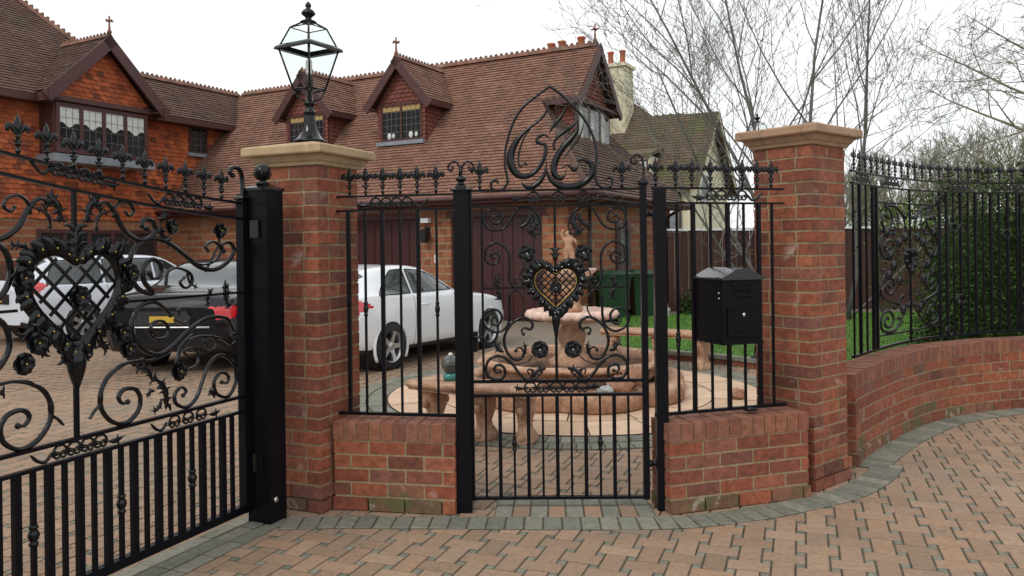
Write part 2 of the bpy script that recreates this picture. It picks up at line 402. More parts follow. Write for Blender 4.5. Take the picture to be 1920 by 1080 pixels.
# soldier course following walls and gate
fr = cr([(-1.32,4.50), (-1.0,4.51), (-.35,4.48), (.3,4.445), (.9,4.44), (1.36,4.56), (1.75,4.74), (2.08,4.93), (2.42,5.28), (2.60,5.55)], 6)
course(bd, bb_, fr, .0, .2, .105, .007)
course(bd, bb_, fr[14:-31], .20, .195, .105, .007, m=lambda k: k % 2)
course(bd, bb_, fr[14:-31], .375, .15, .105, .007)
course(bd, bb_, WALLP, -.11, .2, .105, .0075)
# strip under and beside the vehicle gate
GO = Vector((-1.36, 4.60)); GD = Vector((-.386, -.922)).normalized()
gp = [GO+GD*t for t in (0, .8, 1.6, 2.4, 3.0)]
course(bd, bb_, gp, .04, .1, .2, .0065); course(bd, bb_, gp, -.065, .1, .2, .0065)
course(bd, bb_, gp, -.17, .1, .2, .0065)
struct(bd, 'paving_border', [M['paver_grey'], M['paver']]); struct(bb_, 'paving_border_bed', M['joint'])

# patio ring and slabs
pm = MB(); pb = MB()
N = 64
pb.face([(PC.x+(PR+.42)*math.cos(2*math.pi*k/N), PC.y+(PR+.42)*math.sin(2*math.pi*k/N), .002) for k in range(N)])
struct(pb, 'patio_bed', M['joint'])
gr_ = MB()
for (ra, rb, nn) in ((PR+.01, PR+.20, 118), (PR+.215, PR+.40, 130)):
    for k in range(nn):
        a = 2*math.pi*(k+.5)/nn; rm = (ra+rb)/2
        paver(gr_, gr_, PC.x+rm*math.cos(a), PC.y+rm*math.sin(a), rb-ra, 2*math.pi*rm/nn, a, .010)
struct(gr_, 'patio_ring', M['paver_grey'])
for (ra, rb, nn, ph) in ((.9, 1.42, 14, .1), (1.42, PR, 20, .3)):
    for k in range(nn):
        a0 = 2*math.pi*k/nn+ph; a1 = 2*math.pi*(k+1)/nn+ph; c = random.random(); z = .014+random.uniform(-.001, .001); e = .006
        o = []; st = 5
        for q in range(st+1):
            a = lerp(a0+e/rb, a1-e/rb, q/st); o.append((PC.x+(rb-e)*math.cos(a), PC.y+(rb-e)*math.sin(a), z))
        for q in range(st, -1, -1):
            a = lerp(a0+e/ra, a1-e/ra, q/st); o.append((PC.x+(ra+e)*math.cos(a), PC.y+(ra+e)*math.sin(a), z))
        pm.face(o, None, c)
struct(pm, 'patio', M['slab'])

# lawn with its kerb
lw = MB()
arc = [(PC.x+2.8*math.cos(R(a)), PC.y+2.8*math.sin(R(a))) for a in range(72, -21, -4)]
edge = arc + [(3.6,7.35), (3.95,7.32), (4.4,7.55), (4.9,7.66), (5.6,7.72), (6.8,7.70), (14,7.6), (18,16.6), (2.2,16.6)]
lw.face([(x, y, .085) for x, y in edge])
struct(lw, 'lawn', M['grass'])
kb = MB(); kc = MB()
AR = [Vector(p) for p in arc[::-1]]
P = resample(AR, .21)
for k in range(len(P)-1):
    t = (P[k+1]-P[k]).normalized(); nrm = Vector((t.y, -t.x))
    q = P[k]; L_ = (P[k+1]-P[k]).length-.008
    kb.box((q.x, q.y, -.01), (t.x*L_, t.y*L_, 0), (nrm.x*.1, nrm.y*.1, 0), (0,0,.075), random.random())
    kc.box((q.x-nrm.x*.02, q.y-nrm.y*.02, .066), (t.x*L_, t.y*L_, 0), (nrm.x*.14, nrm.y*.14, 0), (0,0,.05), random.random(), jit=.002)
struct(kb, 'lawn_kerb', M['brick']); struct(kc, 'lawn_kerb_top', M['paver_grey'])
gb = MB()
def inpoly(x, y, E):
    c = False
    for (x0, y0), (x1, y1) in zip(E, E[1:]+E[:1]):
        if (y0 > y) != (y1 > y) and x < (x1-x0)*(y-y0)/(y1-y0)+x0: c = not c
    return c
k = 0
while k < 42000:
    y = 7.4+9.2*random.random()**1.3; x = random.uniform(1.2, 10)
    if not inpoly(x, y, edge): continue
    k += 1; a = random.uniform(0, 3.14); h = random.uniform(.015, .038)*(1+.05*(y-7)); wd = .005*(1+.12*(y-7)); lx, ly = random.gauss(0, .015), random.gauss(0, .015)
    gb.face([(x-wd*math.cos(a), y-wd*math.sin(a), .083), (x+wd*math.cos(a), y+wd*math.sin(a), .083), (x+lx, y+ly, .085+h)], None, random.random())
gb.build('grass', M['blade'], None, kind='stuff')
# flagged path between the lawn and the house
ph = MB()
ph.face([(-.2,11.2,.004), (1.1,10.9,.004), (2.2,16.6,.005), (2.2,17.8,.005), (-1.6,17.0,.005)], None, .5)
ph.face([(2.2,16.6,.0045), (14,16.6,.0045), (14,18.2,.0045), (2.2,18.2,.0045)], None, .3)
struct(ph, 'garden_path', mat('path_concrete', (.21,.175,.13), .9, noise=(2, .2), bump=(60, .4, .004)))

# ------------------------------------------------------------------ brick piers and walls
CH = .0775                                    # course height
def rb(): return random.random()
def brickbox(mb, O, X, Y, Z, k=9):
    mb.box(O, X, Y, Z, rb(), (), 1 if (k == 0 and random.random() < .75) or (k == 1 and random.random() < .3) else 0, .0013)
def pier(name, label, corner, left, right, z1, capmat, capz):
    """square brick pier; corner = front corner, left/right = unit directions of its two front faces"""
    W = .41; cxy = Vector(corner)+ (Vector(left)+Vector(right))*W/2
    rz = math.atan2(right[1], right[0])
    t = thing(name, label, 'gate pier', (cxy.x, cxy.y, 0), rz, 'brick gate piers')
    mb = MB(); core = MB(); h = W/2; g_ = .0125; D = .102
    core.cbox(-h+.003, h-.003, -h+.003, h-.003, -.02, z1)
    n = int(z1/CH+.5); ch = z1/n
    for k in range(n):
        z = k*ch+g_/2; Z = (0,0,ch-g_); e = 0 if k > 1 else .018
        H = h+e
        for f in range(4):
            a = f*math.pi/2; X = Vector((math.cos(a), math.sin(a), 0)); Y = Vector((-math.sin(a), math.cos(a), 0))
            full = (f+k) % 2 == 0
            segs = ([.2,.21] if (k//2) % 2 == 0 else [.1,.21,.1]) if full else ([.21])
            tot = 2*H if full else 2*H-2*D-2*g_
            s_ = sum(segs); u = -tot/2
            for sg in segs:
                L_ = sg/s_*tot
                O = X*(u+(g_/2 if u > -tot/2+.001 else 0)) - Y*H + Vector((0,0,z))
                e2 = (g_/2 if u > -tot/2+.001 else 0) + (g_/2 if u+L_ < tot/2-.001 else 0)
                brickbox(mb, O, X*(L_-e2), Y*D, Z, k+1); u += L_
    mb.build('brickwork', [M['brick'], M['brick_moss']], t); core.build('mortar', M['mortar'], t)
    cp = MB()
    prof = [(0,0), (.016,.0), (.024,.018), (.034,.026), (.048,.05), (.055,.058), (.080,.062), (.085,.07), (.085,.108), (.077,.118)]
    rs = []
    for (o_, z) in prof:
        H = h+o_; 
        rs.append([(-H,-H,z1+z), (H,-H,z1+z), (H,H,z1+z), (-H,H,z1+z)])
    rs.append([(-.05,-.05,z1+capz), (.05,-.05,z1+capz), (.05,.05,z1+capz), (-.05,.05,z1+capz)])
    cp.rings(rs, True, True, .5, False)
    cp.build('cap', capmat, t)
    return t
LPc, LPl, LPr = (-1.138, 4.68), (-.921, .391), (.391, .921)
pierL = pier('brick_gate_pier', 'red brick gate pier with a buff stone cap that carries the lantern', LPc, LPl, LPr, 2.05, M['cap'], .165)
RPc, RPl, RPr = (1.87, 4.965), (-.635, .773), (.773, .635)
pierR = pier('brick_gate_pier', 'red brick gate pier with bare stone cap beside the mailbox', RPc, RPl, RPr, 2.17, M['cap_r'], .15)

def path_wall(name, label, path, th, H, ncourse, start=0, group=None, closed_ends=True):
    """brick wall along a path, brick-on-edge coping, the front face lies on the path (body to its left)"""
    t = thing(name, label, 'garden wall', (path[0][0], path[0][1], 0), 0, group)
    ox, oy = path[0]
    P0 = [Vector((p[0]-ox, p[1]-oy)) for p in path]
    cop = .1075; ch = (H-cop)/ncourse; mb = MB(); core = MB(); g_ = .0125; cp = MB()
    def off(P, k, d):
        _, nr = frame(P, k); return P[k]+nr*d
    C = resample(P0, .12); C[0] = C[0]+(C[1]-C[0]).normalized()*.012; C[-1] = C[-1]-(C[-1]-C[-2]).normalized()*.012
    a = [off(C, k, .003) for k in range(len(C))]; b = [off(C, k, th-.003) for k in range(len(C))]
    # mortar core
    rs = []
    for p, q in zip(a, b): rs.append([(p.x,p.y,-.02), (q.x,q.y,-.02), (q.x,q.y,H-.006), (p.x,p.y,H-.006)])
    core.rings(rs, True, True, .5, False)
    tot = sum((q-p).length for p, q in zip(P0, P0[1:]))
    def at(s_):
        for p, q in zip(P0, P0[1:]):
            l = (q-p).length
            if s_ <= l or q is P0[-1]: return p+(q-p)*(s_/l), (q-p).normalized()
            s_ -= l
    for k in range(ncourse):
        z = k*ch+g_/2; e = .02 if k < 1 else 0
        s_ = -.1125 if k % 2 else 0
        while s_ < tot-.02:
            s0, s1 = max(s_, 0), min(s_+.225, tot)
            if s1-s0 > .03:
                p, _ = at(s0+g_/2); q, _ = at(s1-g_/2); tt = (q-p).normalized(); nr = Vector((-tt.y, tt.x))
                X = (q-p).to_3d(); Y = nr.to_3d()*.1; O = Vector((p.x, p.y, z))-nr.to_3d()*e
                brickbox(mb, O, X, Y, (0,0,ch-g_), k)
                O2 = Vector((p.x, p.y, z))+nr.to_3d()*(th-.1)
                brickbox(mb, O2, X, nr.to_3d()*(.1+e), (0,0,ch-g_), k)
            s_ += .225
    n = round(tot/.0775)
    for k in range(n):
        s0 = tot*k/n+.004; s1 = tot*(k+1)/n-.004
        p, _ = at(s0); q, _ = at(s1); tt = (q-p).normalized(); nr = Vector((-tt.y, tt.x))
        O = Vector((p.x, p.y, H-cop+.004))-nr.to_3d()*.004
        cp.box(O, (q-p).to_3d(), nr.to_3d()*(th+.008), (0,0,cop-.004+random.uniform(-.002,.002)), rb(), (), 0, .0012)
    mb.build('brickwork', [M['brick'], M['brick_moss']], t); core.build('mortar', M['mortar'], t); cp.build('coping', M['coping'], t)
    return t
lowL = path_wall('low_brick_wall', 'low brick wall between the lantern pier and the walk-in gate', [(-1.085,4.755), (-.34,4.62)], .215, .52, 5, group='low walls beside the walk-in gate')
lowR = path_wall('low_brick_wall', 'low brick wall standing under the mailbox', [(.885,4.575), (1.80,4.865)], .215, .515, 5, group='low walls beside the walk-in gate')
curve = path_wall('curved_brick_wall', 'long curved brick wall sweeping away to the right under black railings', WALLP, .215, .635, 6)
# ------------------------------------------------------------------ wrought iron parts
IR = M['iron']
def fleur_mesh(h=.19, name='finial'):
    mb = MB(); s_ = h/.19
    mb.lathe([(r*s_, z*s_) for r, z in [(.007,-.01),(.007,.010),(.013,.016),(.013,.024),(.007,.030),(.006,.042),(.015,.048),(.015,.056),(.007,.062),(.007,.078),(.014,.084),(.010,.092),(.006,.10)]], 8)
    c = [(0,.092),(0,.11),(0,.13),(0,.15),(0,.17),(0,.192)]
    mb.plate([(x*s_, z*s_) for x, z in c], [q*s_ for q in (.007,.014,.021,.019,.011,.001)], [q*s_ for q in (.005,.007,.008,.007,.005,.001)])
    for sg in (-1, 1):
        p = cr([(0,.095),(.018,.112),(.034,.134),(.046,.134),(.050,.118),(.044,.108)], 3)
        n = len(p); mb.plate([(sg*x*s_, z*s_) for x, z in p], [s_*lerp(.008,.0135,math.sin(math.pi*i/(n-1)))*(1 if i < n-2 else .7) for i in range(n)], .005*s_)
        p = [(0,.068),(.014,.064),(.026,.069)]
        mb.plate([(sg*x*s_, z*s_) for x, z in p], [.005*s_,.006*s_,.002*s_], .004*s_)
    return mb.mesh(name, IR)
FL = fleur_mesh(.172)
def bar(parent, x, z0, z1, w=.008, name='bar', y=0, knob=None, yy=None):
    mb = MB(); mb.cbox(-w, w, -w, w, z0, z1)
    o = mb.build(name, M['iron_flat'], parent, loc=(x, y, 0))
    if knob is not None:
        k = MB()
        k.lathe([(w*1.1,-.045),(w*2.0,-.042),(w*2.0,-.030),(w*1.4,-.026),(w*2.1,-.016),(w*2.5,0),(w*2.1,.016),(w*1.4,.026),(w*2.0,.030),(w*2.0,.042),(w*1.1,.045)], 10, (0,0,knob))
        k.build('collar', IR, o)
    return o
def spiral(c, r, a0, turns, dr=.12, n=None, end=None):
    """points from the outside (radius r at angle a0) turning in"""
    n = n or int(abs(turns)*16)+2; out = []
    for k in range(n+1):
        t = k/n; a = a0+2*math.pi*turns*t; q = r*(dr+(1-dr)*(1-t)**1.15); out.append((c[0]+q*math.cos(a), c[1]+q*math.sin(a)))
    return out
def taper(n, w, k0=.45, k1=.45, f=.18):
    out = []
    for i in range(n):
        t = i/(n-1); q = 1
        if t < f: q = lerp(k0, 1, t/f)
        if t > 1-f: q = min(q, lerp(k1, 1, (1-t)/f))
        out.append(w*q)
    return out
WSC = 1.0
def scroll(parent, pts, w=.007, d=.009, name='scroll', n=5, mirror=None, eyes=(1, 1), y=0, k=.5):
    """one forged scroll through pts; mirror = x of the mirror axis -> also builds its twin"""
    w *= WSC; p = cr(pts, n); res = []
    for mm in ([0, 1] if mirror is not None else [0]):
        q = [(2*mirror-x, z) if mm else (x, z) for x, z in p]
        mb = MB(); mb.plate(q, taper(len(q), w, k, k), d, y)
        for e, on in zip((q[0], q[-1]), eyes):
            if on: mb.ball((e[0], y, e[1]), w*1.25, 8)
        res.append(mb.build(name, IR, parent))
    return res
def leafpts(p0, p1, bend, n=10):
    """curve from p0 to p1 bowed sideways by bend"""
    dx, dz = p1[0]-p0[0], p1[1]-p0[1]
    return [(p0[0]+dx*t-dz*bend*math.sin(math.pi*t), p0[1]+dz*t+dx*bend*math.sin(math.pi*t)) for t in [i/n for i in range(n+1)]]
def leaf(mb, p0, p1, w, bend=.15, y=0, lobes=3):
    p = leafpts(p0, p1, bend, 14); n = len(p)
    ww = [w*(.12+.88*math.sin(math.pi*min(1, (i/(n-1))**.8)))*(.72+.28*abs(math.sin(math.pi*lobes*i/(n-1)))) for i in range(n)]
    mb.plate(p, ww, .0045, y)
    for k in range(1, lobes+1):               # side lobes curling out of the midrib
        i = int(n*(k-.3)/(lobes+.6)); a = p[i]; b = p[min(i+2, n-1)]
        tx, tz = b[0]-a[0], b[1]-a[1]; L = math.hypot(tx, tz) or 1; tx /= L; tz /= L
        for sg in (-1, 1):
            e = (a[0]+tx*w*1.1-tz*sg*w*1.9, a[1]+tz*w*1.1+tx*sg*w*1.9)
            q = leafpts(a, e, -.25*sg, 5); mb.plate(q, [w*.5, w*.6, w*.55, w*.4, w*.25, w*.08], .0035, y)
def acanthus(parent, p0, p1, w=.014, bend=.2, y=0, mirror=None, name='leaf', lobes=3):
    for mm in ([0, 1] if mirror is not None else [0]):
        f = (lambda p: (2*mirror-p[0], p[1])) if mm else (lambda p: p)
        mb = MB(); leaf(mb, f(p0), f(p1), w, -bend if mm else bend, y, lobes); mb.build(name, IR, parent)
def rosette(parent, c, r, stud='gold', y=0, petals=5):
    mb = MB()
    for k in range(petals):
        for lay, (q, tilt) in enumerate(((1, .0), (.66, .3))):
            a = 2*math.pi*(k+lay*.5)/petals; rs = []
            for i in range(6):
                t = i/5; wd = r*.60*q*(math.sin(math.pi*(.10+.66*t)))*(1 if i < 5 else .85); rad = r*q*(.1+.9*t); lift = .012*lay+(.14*r*math.sin(t*2.6))+r*.12*lay
                row = []
                for e in (-1, -.35, .35, 1):
                    row.append((c[0]+rad*math.cos(a)-e*wd*math.sin(a), y-.006-lift-abs(e)*r*.12, c[1]+rad*math.sin(a)+e*wd*math.cos(a)))
                rs.append(row)
            mb.rings(rs, False, False, .5, True)
            mb.rings([[(p[0], p[1]+.004, p[2]) for p in row][::-1] for row in rs], False, False, .5, True)
    mb.ball((c[0], y+.002, c[1]), r*.3, 8, 1, .6, 1)
    o = mb.build('flower', IR, parent)
    s_ = MB(); s_.ball((c[0], y-.012-r*.3, c[1]), r*.13, 8); s_.build('stud', M[stud], o)
    return o
def chain(parent, x0, x1, z0, h, name='scroll_chain', n=4, y=0, slope=0, lf=True):
    """row of small C scrolls between two rails with a bud at one end and a whip at the other"""
    mb = MB(); L = (x1-x0); c0 = x0+L*(.2 if lf else .12); c1 = x0+L*(.78 if lf else .88); st = (c1-c0)/n; w = .0056
    zz = lambda x: z0+(x-x0)*slope
    for i in range(n):
        cx = c0+st*(i+.5); R_ = min(h*.40, st*.47)
        arc = [(cx+R_*1.05*math.cos(a), zz(cx)+R_*math.sin(a)) for a in [R(q) for q in range(-40, 221, 20)]]
        inn = [(cx+R_*.45+R_*.42*math.cos(a), zz(cx)-R_*.30+R_*.42*math.sin(a)) for a in [R(q) for q in range(-20, -330, -35)]]
        inn2 = [(cx-R_*.45-R_*.42*math.cos(a), zz(cx)-R_*.30+R_*.42*math.sin(a)) for a in [R(q) for q in range(-20, -330, -35)]]
        p = cr(inn[::-1][:-1]+arc[1:-1]+inn2[1:], 2)
        mb.plate(p, taper(len(p), w, .6, .6), .006, y); mb.ball((cx, y, zz(cx)+R_*.98), w*1.5, 6)
        mb.ball((*[inn[-1][0]], y, inn[-1][1]), w*1.7, 6); mb.ball((inn2[-1][0], y, inn2[-1][1]), w*1.7, 6)
    xa, xb = (c0-st*.12, c1+st*.1); mb.plate([(xa, zz(xa)-h*.1), (xb, zz(xb)-h*.1)], .0022, .003, y, 4)
    if lf:
        leaf(mb, (c0-st*.1, zz(c0)-h*.1), (x0, zz(x0)), h*.17, .1, y, 1)
        q = cr([(c1+st*.05, zz(c1)+h*.1), (c1+(x1-c1)*.35, zz(c1)-h*.28), (c1+(x1-c1)*.7, zz(x1)-h*.15), (x1, zz(x1)+h*.25)], 5)
        mb.plate(q, taper(len(q), w*1.4, .8, .3), .006, y)
    else:
        for c, e in ((c0, x0), (c1, x1)): leaf(mb, (c, zz(c)), (e, zz(e)+h*.1), h*.15, .1, y, 1)
    return mb.build(name, IR, parent)
def heart_curve(cx, cz, wx, hz, n=60, top=None):
    out = []
    for k in range(n):
        t = 2*math.pi*k/n; x = .62*math.sin(t)**3+.38*math.sin(t); z = (13*math.cos(t)-5*math.cos(2*t)-2*math.cos(3*t)-math.cos(4*t))
        out.append((cx+wx*x, cz+hz*(lerp((z+2.5)/14.5, math.cos(t), .30)))) 
    return out
def heart(parent, cx, cz, wx, hz, nlat, stud, bandw=1.32, y=0, edge=None, nst=20, lobe=1.0):
    """heart medallion: wreath of overlapping leaves with studs, woven lattice, centre flower"""
    base = MB(); H = heart_curve(cx, cz, wx, hz, 64); O = heart_curve(cx, cz-.006, wx*bandw, hz*bandw*1.0, 64)
    rs = []
    for k in range(65):
        a, b = H[k % 64], O[k % 64]
        rs.append([(a[0], y-.006, a[1]), ((a[0]+b[0])/2, y-.016, (a[1]+b[1])/2), (b[0], y-.004, b[1]), (b[0], y+.006, b[1]), (a[0], y+.006, a[1])])
    base.rings(rs, True, False)
    o = base.build('heart_wreath', IR, parent)
    lv = MB(); nl = 30 if wx < .15 else 44
    for k in range(nl):
        i = int(64*(k+.5)/nl) % 64; a, b = H[i], O[i]; j = (i+1) % 64
        dx, dz = b[0]-a[0], b[1]-a[1]; L = math.hypot(dx, dz) or 1; dx /= L; dz /= L
        tx, tz = H[j][0]-H[i-1][0], H[j][1]-H[i-1][1]; T = math.hypot(tx, tz) or 1; tx /= T; tz /= T
        sg = -1 if k < nl/2 else 1
        ex = (b[0]+dx*.020*lobe+tx*.02*lobe*sg*-1, b[1]+dz*.020*lobe+tz*.02*lobe*sg*-1); sx = (lerp(a[0], b[0], .3), lerp(a[1], b[1], .3))
        q = leafpts(sx, ex, .15, 6); yy = y-.014-.005*(k % 2)
        lv.plate(q, [.5*.026*lobe, 1.0*.026*lobe, 1.15*.026*lobe, 1.1*.026*lobe, .9*.026*lobe, .75*.026*lobe, .4*.026*lobe], .005, yy)
        lv.ball((ex[0], yy-.001, ex[1]), .008*lobe, 6)
    lv.build('leaf_ring', IR, o)
    st = MB()
    for k in range(nst):
        i = int(64*(k+.5)/nst) % 64; a, b = H[i], O[i]
        st.ball((lerp(a[0], b[0], .62), y-.022, lerp(a[1], b[1], .62)), .0058*(1 if stud == 'gold' else .8), 8)
    st.build('studs', M[stud], o)
    lt = MB()
    def inside(x, z): return inpoly(x, z, H)
    for sg in (-1, 1):
        for k in range(-nlat*2, nlat*2+1):
            # line x + sg*z = const
            c = (k+.5)*(2*wx/nlat); run = []
            for q in range(-40, 41):
                u = q/40*wx*2.2; x = cx+u; z = cz+sg*(u-c)
                if inside(x, z): run.append((x, z))
                elif run:
                    if len(run) > 2: lt.plate([run[0], run[-1]], .0042 if wx < .15 else .0075, .003, y+(.003 if sg > 0 else -.003), 4)
                    run = []
    lt.build('lattice', IR, o)
    if edge:
        e = MB(); E = heart_curve(cx, cz, wx*.985, hz*.985, 64); 
        e.plate(E+E[:2], .0024, .003, y-.010, 6, cap=False); e.build('heart_edge', M[edge], o)
    return o

# ------------------------------------------------------------------ walk-in gate and its posts
GP = Plane((-.295, 4.69), (1.177, -.02))
PX = lambda px, py: GP(px, py)
gate_c = PX(1042.5, 600)[0]
postL = thing('gate_post', 'black square gate post topped by a double curl, left of the walk-in gate', 'gate post', (-.295, 4.69, 0), GP.rz, 'posts of the walk-in gate')
mb = MB(); mb.cbox(-.045, .045, -.045, .045, -.05, 1.885); mb.build('post', M['iron_flat'], postL)
mb = MB(); mb.rings([[(-q,-q,z), (q,-q,z), (q,q,z), (-q,q,z)] for q, z in ((.062,1.885), (.062,1.893), (.040,1.900), (.018,1.925), (.016,1.935))], True, True, .5, False)
mb.lathe([(.012,1.93), (.030,1.945), (.033,1.955), (.022,1.968), (.013,1.975)], 12); mb.build('post_cap', IR, postL)
for sg in (-1, 1):
    p = [(0,1.96), (sg*.004,2.0), (sg*.012,2.035), (sg*.035,2.055), (sg*.062,2.048), (sg*.075,2.025), (sg*.066,2.005), (sg*.05,2.008), (sg*.048,2.022)]
    scroll(postL, p, .007, .009, 'curl', eyes=(0, 1), k=.7)
mb = MB(); mb.plate([(-.006,1.96), (.0,2.0), (.0,2.03)], .012, .010); mb.build('stem', IR, postL)
xr = PX(1240, 700)[0]
postR = thing('gate_post', 'plain flat topped black gate post carrying the hinges, nearest the mailbox', 'gate post', (-.295+GP.D.x*xr, 4.69+GP.D.y*xr, 0), GP.rz, 'posts of the walk-in gate')
mb = MB(); mb.cbox(-.035, .035, -.035, .035, -.05, 1.882); mb.build('post', M['iron_flat'], postR)
mb = MB(); mb.cbox(-.038, .038, -.038, .038, 1.882, 1.888); mb.build('post_cap', IR, postR)
for z in (.27, 1.735):
    mb = MB(); mb.tube([(-.10,0,z), (-.03,0,z)], .011, 8); mb.ball((-.072,0,z), .022, 10); mb.ball((-.043,0,z), .018, 10); mb.cbox(-.04,-.034,-.02,.02,z-.03,z+.03)
    mb.build('hinge', IR, postR)

gate = thing('walk_in_gate', 'closed ornamental black iron walk-in gate with a heart medallion and monogram crest', 'gate', (-.295, 4.69, 0), GP.rz)
xl, xg = PX(882, 650)[0], PX(1209, 650)[0]
zb, z1, z2, z3, z4 = .075, PX(1042, 740)[1], PX(1042, 714)[1], 1.788, 1.882
def rail(parent, x0, x1, z, hw=.010, d=.016, name='rail', y=0):
    mb = MB(); mb.cbox(x0, x1, y-d, y+d, z-hw, z+hw); return mb.build(name, M['iron_flat'], parent)
for z in (zb, z1, z2, z3, z4): rail(gate, xl+.018, xg-.018, z, .006 if z > 1 else .008)
for x, zt in ((xl, 1.90), (xg, 1.90)):
    mb = MB(); mb.cbox(x-.018, x+.018, -.02, .02, zb-.012, zt); mb.build('stile', M['iron_flat'], gate)
xi0, xi1 = PX(905, 560)[0], PX(1176, 560)[0]
for x in (xi0, xi1): bar(gate, x, z2+.008, z3-.008, .0065)
# lower bars
lb = [PX(q, 840)[0] for q in (912, 938.5, 965, 991.5, 1018.5, 1045.5, 1072, 1099, 1126, 1152.5, 1179)]
for i, x in enumerate(lb):
    bar(gate, x, zb+.008, z1-.008, .0105 if i % 2 else .0065, knob=.395 if i in (2, 8) else None)
bar(gate, gate_c, PX(0,640)[1], z3, .0065, 'centre_bar'); bar(gate, gate_c, z2, PX(0,640)[1]+.02, .008, 'centre_bar')
# finial hook on the hinge side, fleurs on the top rail
hx = xg
mb = MB(); mb.rings([[(hx-q,-q,z), (hx+q,-q,z), (hx+q,q,z), (hx-q,q,z)] for q, z in ((.024,1.90), (.028,1.915), (.02,1.93), (.010,1.945))], True, True, .5, False)
mb.ball((hx-.012, -.005, 1.925), .018, 8, 1.3, 1, .8); mb.build('stile_cap', IR, gate)
scroll(gate, [(hx+.004,1.93), (hx+.006,2.0), (hx,2.055), (hx-.028,2.082), (hx-.06,2.07), (hx-.066,2.04), (hx-.045,2.028), (hx-.036,2.045)], .0075, .009, 'curl', eyes=(0, 1), k=.8)
for q in (899.5, 1166): place(FL, 'finial', gate, (PX(q, 350)[0], 0, z4+.006))
Q = lambda *pts: [PX(x, y) for x, y in pts]
C6 = lambda *pts: [PX(840+x/3.375, 340+y/3.375) for x, y in pts]
C7 = lambda *pts: [PX(840+x/2.843, 600+y/2.843) for x, y in pts]
def spx(c, r, a0, turns, dr=.15):
    """spiral in photo-pixel units, angles measured with y down"""
    n = int(abs(turns)*12)+2
    return [(c[0]+r*(dr+(1-dr)*(1-k/n))*math.cos(a0+2*math.pi*turns*k/n), c[1]+r*(dr+(1-dr)*(1-k/n))*math.sin(a0+2*math.pi*turns*k/n)) for k in range(n+1)]
WSC = 1.38
# top S scrolls (crop coordinates of the left half)
pts = spx((296,235), 78, R(115), 1.35)[::-1] + [(330,308), (372,280), (405,225), (432,185), (475,163), (530,178), (575,225), (592,285), (580,330)]
scroll(gate, C6(*pts), .0062, .009, mirror=gate_c, n=3)
acanthus(gate, C6((540,190))[0], C6((500,330))[0], .020, .25, mirror=gate_c)
acanthus(gate, C6((585,250))[0], C6((560,370))[0], .014, -.25, mirror=gate_c, lobes=2)
acanthus(gate, C6((520,195))[0], C6((430,290))[0], .016, .25, mirror=gate_c, lobes=2)
# C scrolls at the sides, above and below the waist bar
pts = spx((292,480), 62, R(-40), -1.3)[::-1]
pts = [(300,520), (325,500), (318,455), (285,440), (245,462), (235,495), (262,525)][:0] + spx((290,478), 55, R(165), -1.25, .12)[::-1] + [(240,430), (290,388), (345,402), (385,455), (390,530), (388,600), (398,645), (425,672), (462,660), (470,630), (445,608), (422,622), (428,642)]
scroll(gate, C6(*pts), .0062, .009, mirror=gate_c, n=3)
pts = [(470,760-35), (450,695), (415,690), (392,715), (388,780), (390,850), (375,915), (320,955), (262,940), (225,895), (228,850), (262,815), (310,815), (340,850), (330,895), (295,910), (272,885), (285,862)]
scroll(gate, C6(*pts), .0062, .009, mirror=gate_c, n=4)
z = C6((0,680))[0][1]
for a, b in ((xi0, gate_c-.165), (gate_c+.165, xi1)):
    mb = MB(); mb.cbox(a, b, -.006, .006, z-.006, z+.006); mb.build('waist_bar', IR, gate)
for p1 in ((318,600), (322,755)):
    acanthus(gate, C6((312,680))[0], C6(p1)[0], .016, .1, mirror=gate_c, lobes=2)
# twig from the lower C towards the heart
scroll(gate, C6((452,868), (470,845), (482,820), (484,800)), .004, .005, 'twig', mirror=gate_c, eyes=(0, 1))
# big lower C and S
pts = [(402,75), (392,58), (408,42), (438,50), (452,28), (440,5), (410,-12), (375,-5), (335,25), (305,75), (300,125), (318,175), (350,208), (385,208), (404,182), (398,155), (374,148), (362,164)]
scroll(gate, C7(*pts), .0068, .009, mirror=gate_c, n=4)
pts = spx((258,262), 50, R(180), 1.3, .15)[::-1]
pts = [(276,275), (262,282), (247,268), (255,245), (280,240), (303,262), (300,300), (265,318), (225,308), (203,268), (212,222), (248,195), (295,198), (340,230), (378,282), (420,318), (462,312), (492,285), (512,258)]
scroll(gate, C7(*pts), .0068, .009, mirror=gate_c, n=4)
scroll(gate, C7((462,312), (455,285), (438,262), (425,270), (430,285)), .004, .006, mirror=gate_c, eyes=(0, 1))
acanthus(gate, C7((440,315))[0], C7((515,258))[0], .016, .15, mirror=gate_c, lobes=2)
acanthus(gate, C7((300,170))[0], C7((255,118))[0], .016, .2, mirror=gate_c, lobes=2)
acanthus(gate, C7((385,205))[0], C7((402,112))[0], .011, -.2, mirror=gate_c, lobes=2)
scroll(gate, C7((310,225), (360,238), (420,222), (462,185)), .003, .004, 'twig', mirror=gate_c, eyes=(0, 0))
scroll(gate, C6((500,515), (470,560), (455,600)), .0035, .005, 'twig', mirror=gate_c, eyes=(0, 0))
for c in (C6((500,457))[0], C7((490,155))[0]):
    rosette(gate, c, .050, 'silver', -.012); rosette(gate, (2*gate_c-c[0], c[1]), .050, 'silver', -.012)
hc = C6((668,672))[0]
heart(gate, gate_c, hc[1]+.005, .125, .118, 6, 'silver', 1.42, -.004, 'gold', 18, .85)
rosette(gate, (gate_c, hc[1]+.003), .036, 'silver', -.012)
acanthus(gate, (gate_c, C6((0,520))[0][1]), (gate_c, C6((0,425))[0][1]), .020, .0, y=-.01, lobes=2)
mb = MB(); za, zc = C6((0,845))[0][1], C6((0,985))[0][1]
